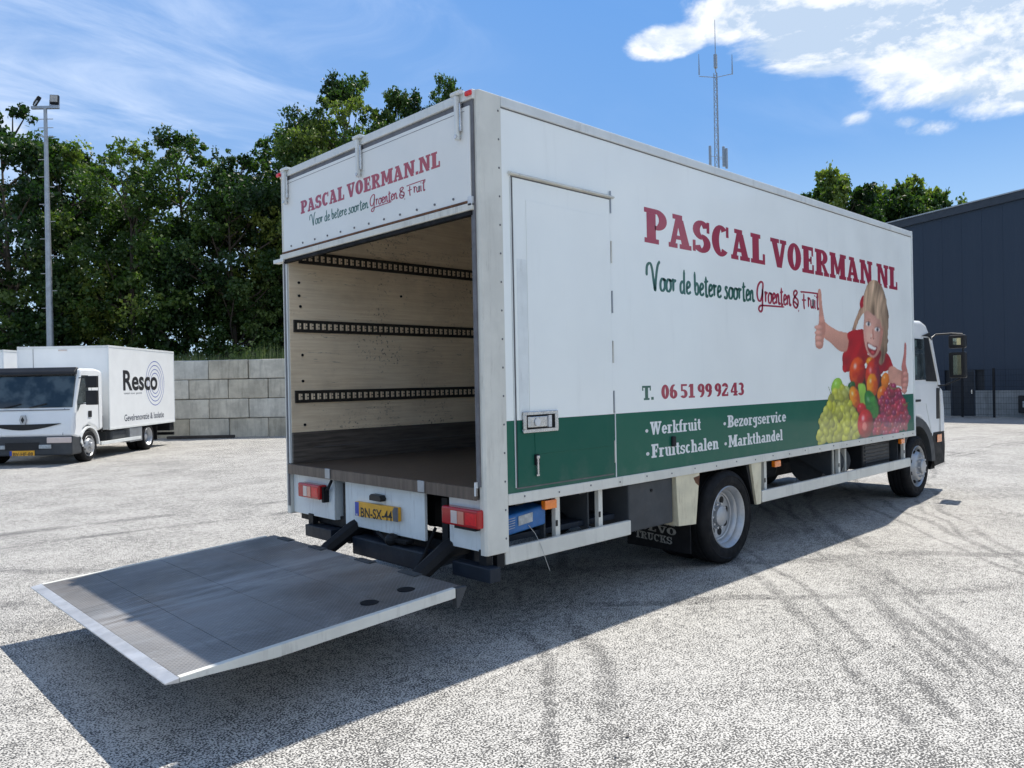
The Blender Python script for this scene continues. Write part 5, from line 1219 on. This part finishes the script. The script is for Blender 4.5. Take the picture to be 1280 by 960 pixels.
    for o in t.children_recursive:                       # trim the overhang of the nose
        if o.type != 'MESH': continue
        if o.name.startswith('badge'): o.location.x -= .12; continue
        for v in o.data.vertices:
            if v.co.x > .40 and not o.parent.name.startswith('wheel'): v.co.x -= .12
    return t, pl_, (lambda a, b, d: (.748 + d, -.262 + a, .215 + b))
RZ = R_(228)
hd_ = Vector((math.cos(RZ), math.sin(RZ), 0)); lf = Vector((-hd_.y, hd_.x, 0))
o0 = Vector((2.085, 15.712, 0)) - lf * (HW - .0)
T2, pl_, Pq = small_truck('white box truck with black Resco lettering and blue rings on its cargo box', tuple(o0), RZ)
sans('BV-HF-88', Pq, .075, .495, .075, .015).build('lettering', 'blacktext', pl_, fixn=False)
Pl = lambda a, b, d: (-1.20 - a, HW + .0005 + d, b)
sx = lambda s: s
tx0 = -.95
sans('Resco', lambda a, b, d: Pl(a, 1.60 + b, d), .47, 2.46, .50, .026, .003).build('lettering', 'blacktext', T2, fixn=False)
sans('Gevelrenovatie & Isolatie', lambda a, b, d: Pl(a, .82 + b, d), .50, 2.84, .17, .012, .001).build('lettering', 'navytext', T2, fixn=False)
sans('totaal voor gevels', lambda a, b, d: Pl(a, 1.49 + b, d), .50, 1.50, .05, .0, .001).build('lettering', 'navytext', T2, fixn=False)
for k, rr in enumerate((.82, .67, .52, .38)):
    mb = MB(); n = 72; vs = []
    for i in range(n + 1):
        t_ = 2 * PI * i / n
        for w_ in (-.009, .009): vs.append(Pl(2.32 + (rr * .70 + w_) * math.cos(t_), 1.76 + (rr * .72 + w_) * math.sin(t_), .0012))
    mb.add(vs, [(2 * i, 2 * i + 1, 2 * i + 3, 2 * i + 2) for i in range(n)]).build('ring_mark', 'eublue', T2, fixn=False)
o1 = o0 - lf * 3.15 + hd_ * (-1.15)
T3 = copy_tree(T2)
T3.location = o1; T3['label'] = 'plain white box truck cut off by the left edge of the photo'
for ch in list(T3.children):
    if ch.name.split('.')[0] in ('lettering', 'ring_mark'): bpy.data.objects.remove(ch)
    elif ch.name.startswith('licence_plate'):
        for g in list(ch.children):
            if g.name.startswith('lettering'): bpy.data.objects.remove(g)

# ================================================================== TREES
def leaf_mesh(name, cent, size, rs, up=.35, aspect=.62):
    """one folded leaf spray (two triangles) per centre"""
    n = len(cent); d = rs.normal(size=(n, 3)); d /= np.linalg.norm(d, axis=1)[:, None]
    nn = rs.normal(size=(n, 3)); nn[:, 2] += up * 2.5; nn -= (nn * d).sum(1)[:, None] * d; nn /= np.linalg.norm(nn, axis=1)[:, None]
    s = np.cross(d, nn); sz = size * rs.uniform(.6, 1.35, n)[:, None]
    p0 = cent - d * sz * .5; p2 = cent + d * sz * .5; p1 = cent + s * sz * aspect * .5 + nn * sz * .10; p3 = cent - s * sz * aspect * .5 + nn * sz * .10
    v = np.stack([p0, p1, p2, p3], 1).reshape(-1, 3)
    me = bpy.data.meshes.new(name); me.vertices.add(4 * n); me.vertices.foreach_set('co', v.ravel().astype(np.float32))
    me.loops.add(4 * n); me.loops.foreach_set('vertex_index', np.arange(4 * n, dtype=np.int32))
    me.polygons.add(n); me.polygons.foreach_set('loop_start', np.arange(0, 4 * n, 4, dtype=np.int32)); me.polygons.foreach_set('loop_total', np.full(n, 4, np.int32))
    me.update(calc_edges=True); return me
def crown(seed, rad_, h0, h1, nclump, per, leaf, mat, gap=0.0, taper=.55):
    rs = np.random.RandomState(seed); C = []; S = []; limbs = MB(); tips = []
    for i in range(nclump):
        t = (i + .5) / nclump; t = min(1, max(0, t + rs.uniform(-.08, .08))); z = h0 + (h1 - h0) * t
        prof_ = math.sin(PI * (.12 + .80 * t)) ** taper if t < .92 else .26
        rr = rad_ * prof_ * rs.uniform(.25, 1.0) ** .55; a = rs.uniform(0, 2 * PI)
        c = np.array([rr * math.cos(a), rr * math.sin(a), z]); r_ = rs.uniform(.32, .78) * (rad_ / 2.6) ** .5 * (1 if t < .85 else .62)
        tips.append((c, t))
        m = int(per * (r_ / .6) ** 2)
        # a clump is a bundle of sub-sprays so its outline stays ragged
        ns = max(4, int(m / 26)); sub = rs.normal(size=(ns, 3)); sub /= np.linalg.norm(sub, axis=1)[:, None]; sub = c + sub * (r_ * rs.uniform(.45, 1.1, ns))[:, None] * np.array([1, 1, .72])
        k = rs.randint(0, ns, m); p = sub[k] + rs.normal(size=(m, 3)) * r_ * .20 * np.array([1, 1, .75])
        C.append(p); S.append(np.clip(rs.normal(.40, .13, m) + rs.uniform(-.30, .34), 0, 1))
        if i % 5 == 0:                      # an outlying twig
            e = c * np.array([1.12, 1.12, 1]) + np.array([0, 0, rs.uniform(.2, .6)]); ln = rs.uniform(.4, .9)
            q_ = np.linspace(0, 1, 34)[:, None]; p = c + (e - c) * q_ * ln * 1.5 + rs.normal(size=(34, 3)) * .09; C.append(p); S.append(np.clip(rs.normal(.55, .15, 34), 0, 1))
    C = np.concatenate(C); S = np.concatenate(S)
    q_ = rs.uniform(-1, 1, (9, 3)) * np.array([1.6, 1.6, 1.3]); ph = rs.uniform(0, 6.28, 9); S = np.clip(S * .8 + .12 + .26 * np.sin(C @ q_.T + ph).sum(1) / 2.2, 0, 1)
    C[:, 2] = np.maximum(C[:, 2], .3)
    me = leaf_mesh('crown', C, leaf, rs); at_ = me.attributes.new('shade', 'FLOAT', 'FACE'); at_.data.foreach_set('value', S.astype(np.float32)); me.materials.append(M[mat])
    tr = MB(); lean = rs.uniform(-.25, .25, 2)
    path = [(lean[0] * k / 5 + rs.uniform(-.08, .08) * k / 5, lean[1] * k / 5 + rs.uniform(-.08, .08) * k / 5, h1 * .88 * k / 5 - .1) for k in range(6)]
    r0 = .10 + h1 * .006
    tr.tube(path, [r0 * (1 - .86 * (k / 5) ** .8) for k in range(6)], 9)
    for j, (c, t) in enumerate(tips):
        if j % 3: continue
        zb = max(h0 * .6, c[2] - rs.uniform(.8, 2.0)); f_ = min(1, zb / (h1 * .88)); k = min(4, int(f_ * 5)); u = f_ * 5 - k
        b = np.array(path[k]) * (1 - u) + np.array(path[k + 1]) * u; md = (b + c) / 2 + rs.uniform(-.15, .15, 3) - np.array([0, 0, .12])
        tr.tube([b, md, c], [.055 * (1.1 - .5 * f_), .035, .012], 6, cap=False)
    me2 = tr.mesh('trunk', fixn=False); me2.materials.append(M['bark'])
    for p_ in me2.polygons: p_.use_smooth = True
    return me, me2
KIND = {}
specs = {'a': (11, 2.3, 1.0, 10.4, 130, 380, .138, 'leafdark'), 'b': (12, 2.2, 1.0, 9.8, 92, 310, .135, 'leaf'), 'c': (13, 2.5, .7, 10.0, 140, 380, .138, 'leaf'),
         'd': (14, 2.6, .7, 10.0, 145, 390, .138, 'leafdark'), 'e': (15, 3.5, 2.0, 14.0, 230, 400, .155, 'leaf'), 'f': (16, 3.2, 2.0, 10.5, 190, 330, .24, 'leaf')}
for k_, v_ in specs.items(): KIND[k_] = crown(*v_)
refh = {k_: v_[3] for k_, v_ in specs.items()}
def tree(kind, px, depth, top_py, label, group, rz=0.0, wide=1.0):
    p = at(px, depth); hgt = px_h(px, top_py, depth) ; s = hgt / (refh[kind] + .15)
    e = empty('tree', label, 'tree', tuple(p), rz, group); e.scale = (s * wide, s * wide, s)
    for nm, me in zip(('crown', 'trunk'), KIND[kind]):
        o = bpy.data.objects.new(nm, me); COL.objects.link(o); o.parent = e
    return e
G = 'leafy trees in a row behind the block wall'
for a in (('d', 18, 30.5, 138, 'dense dark tree left of the floodlight mast, tallest at the left edge', .3, 1.05),
          ('a', -45, 31.5, 200, 'dark tree cut off by the left edge of the photo', 1.3, 1.0),
          ('b', 92, 30.8, 182, 'airy light green tree just right of the floodlight mast', 2.1, .92),
          ('c', 128, 33.0, 196, 'mid green tree showing between the airy tree and the slim tree with a forked top', 4.1, .86),
          ('b', 168, 30.4, 178, 'slim mid green tree with a forked top above the Resco truck', 4.0, .95),
          ('c', 234, 31.0, 172, 'bushy green tree with a tall single crest, fourth along the row', 5.2, .98),
          ('d', 296, 30.6, 196, 'dark green rounded tree just left of the delivery truck', .8, .95),
          ('c', 352, 32.6, 176, 'green tree rising right behind the rear left corner of the delivery truck', 2.6, 1.0),
          ('e', 438, 31.5, 97, 'tallest tree, rising above the rear flap of the delivery truck', 1.2, .80),
          ('e', 512, 32.5, 116, 'tree behind the truck roof, right of the tallest tree', 3.4, .72),
          ('e', 566, 33.5, 104, 'small crown tip peeking over the roof corner of the delivery truck', 5.0, .55),
          ('d', 404, 35.0, 168, 'dark tree filling the gap below the tallest tree', 2.2, .9)):
    tree(a[0], a[1], a[2], a[3], a[4], G, a[5], a[6])
G2 = 'distant trees beyond the warehouse roof'
for a in (('f', 1046, 52, 217, 'rounded distant tree above the truck roof, leftmost beyond the warehouse', .4, .72),
          ('f', 1092, 55, 240, 'lower distant tree between the two taller ones beyond the warehouse', 2.2, .8),
          ('f', 1136, 54, 228, 'spiky topped distant tree beyond the warehouse parapet', 3.3, .75),
          ('f', 1172, 56, 238, 'rightmost distant tree sinking behind the warehouse parapet', 5.1, .6)):
    tree(a[0], a[1], a[2], a[3], a[4], G2, a[5], a[6])
# shrubs just over the wall
def shrub(seed, px, depth, w_, h_, mat, label, leaf=.13, n=2600, cat='shrub', asp=.6, up=.35):
    rs = np.random.RandomState(seed); cl = rs.uniform(-1, 1, (26, 3)); c = []
    for q_ in cl:
        k = n // 26; b = np.array([q_[0] * w_, q_[1] * .7, h_ * (.25 + .7 * rs.rand() * (1 - .5 * abs(q_[0])))])
        c.append(b + rs.normal(size=(k, 3)) * np.array([.34, .28, .30]))
    c = np.concatenate(c); c[:, 2] = np.clip(c[:, 2], .05, None)
    me = leaf_mesh('foliage', c, leaf, rs, up, asp); at_ = me.attributes.new('shade', 'FLOAT', 'FACE'); at_.data.foreach_set('value', np.clip(rs.normal(.5, .2, len(c)), 0, 1).astype(np.float32)); me.materials.append(M[mat])
    p = at(px, depth); e = empty('shrub', label, cat, tuple(p), math.atan2(CR.y, CR.x), 'shrubs behind the block wall')
    o = bpy.data.objects.new('foliage', me); COL.objects.link(o); o.parent = e
    m = MB(); 
    for j in range(7): m.tube([(rs.uniform(-.2, .2), rs.uniform(-.1, .1), 0), (rs.uniform(-w_, w_) * .5, rs.uniform(-.3, .3), h_ * .5), (rs.uniform(-w_, w_) * .8, rs.uniform(-.3, .3), h_ * .9)], [.03, .02, .008], 5)
    m.build('stems', 'bark', e, fixn=False)
for i, a in enumerate(((205, 27.6, 1.2, 2.9, 'leaf', 'low green shrub behind the rear of the Resco truck'), (248, 27.9, 1.3, 3.1, 'leafdark', 'dark shrub behind the middle of the block wall'),
                       (300, 27.6, 1.3, 3.2, 'leafgrass', 'pale yellow-green shrub over the block wall near the truck'), (345, 28.0, 1.3, 3.3, 'leafdark', 'shrub over the wall, nearest to the rear of the delivery truck'),
                       (150, 27.8, 1.4, 2.9, 'leafdark', 'dark shrub hidden mostly by the Resco cargo box'), (395, 28.2, 1.4, 3.1, 'leafdark', 'dark shrub behind the open cargo box'), (95, 28.0, 1.4, 3.0, 'leaf', 'green shrub behind the cab of the Resco truck'),
                       (30, 28.0, 1.5, 3.2, 'leafdark', 'dark shrub behind the unlettered cargo box'))):
    shrub(40 + i, a[0], a[1], a[2], a[3], a[4], a[5])
# tall grass and weeds along the top of the wall
rs = np.random.RandomState(77); n = 5200
x_ = rs.uniform(-13, 5.5, n); yv = rs.uniform(.75, 1.5, n); cl = .5 + .5 * np.sin(x_ * 1.7) * np.sin(x_ * .63 + 1)
hh = (2.45 + rs.uniform(.05, .62, n) * (.35 + .8 * cl)); v = np.zeros((n, 3, 3)); v[:, 0] = np.stack([x_ - .014, yv, np.full(n, 1.9)], 1); v[:, 1] = np.stack([x_ + .014, yv, np.full(n, 1.9)], 1); v[:, 2] = np.stack([x_ + rs.uniform(-.16, .16, n), yv + rs.uniform(-.1, .1, n), hh], 1)
me = bpy.data.meshes.new('tall_grass'); me.from_pydata(v.reshape(-1, 3).tolist(), [], [(3 * i, 3 * i + 1, 3 * i + 2) for i in range(n)]); at_ = me.attributes.new('shade', 'FLOAT', 'FACE'); at_.data.foreach_set('value', np.clip(rs.normal(.6, .25, n), 0, 1).astype(np.float32)); me.materials.append(M['leafgrass'])
o = bpy.data.objects.new('tall_grass', me); COL.objects.link(o); o.location = at(290, WD); o.rotation_euler = (0, 0, math.atan2(CR.y, CR.x)); tag(o, 'tall pale grass and weeds along the top of the block wall', 'grass', kind='stuff')
# the bank of earth the grass grows on
bk = MB().box(-14, .66, 0, 9, 1.9, 2.15); o = bk.build('earth_bank', 'grassland'); o.location = at(290, WD); o.rotation_euler = (0, 0, math.atan2(CR.y, CR.x)); tag(o, kind='structure')
# stray leaves and grit on the yard
rs = np.random.RandomState(9); mb = MB()
for i in range(260):
    d_ = rs.uniform(3, 24); px_ = rs.uniform(-60, 1340); p = at(px_, d_); s_ = rs.uniform(.008, .022); a_ = rs.uniform(0, 6.28); z_ = .002
    mb.add([(p.x + s_ * math.cos(a_ + k * 2.1) * rs.uniform(.6, 1), p.y + s_ * math.sin(a_ + k * 2.1) * rs.uniform(.6, 1), .003 + .006 * (k == 1)) for k in range(3)], [(0, 1, 2)])
tag(mb.build('ground_litter', 'darkwood', fixn=False), 'tiny dark leaves and grit scattered over the asphalt', 'litter', kind='stuff')
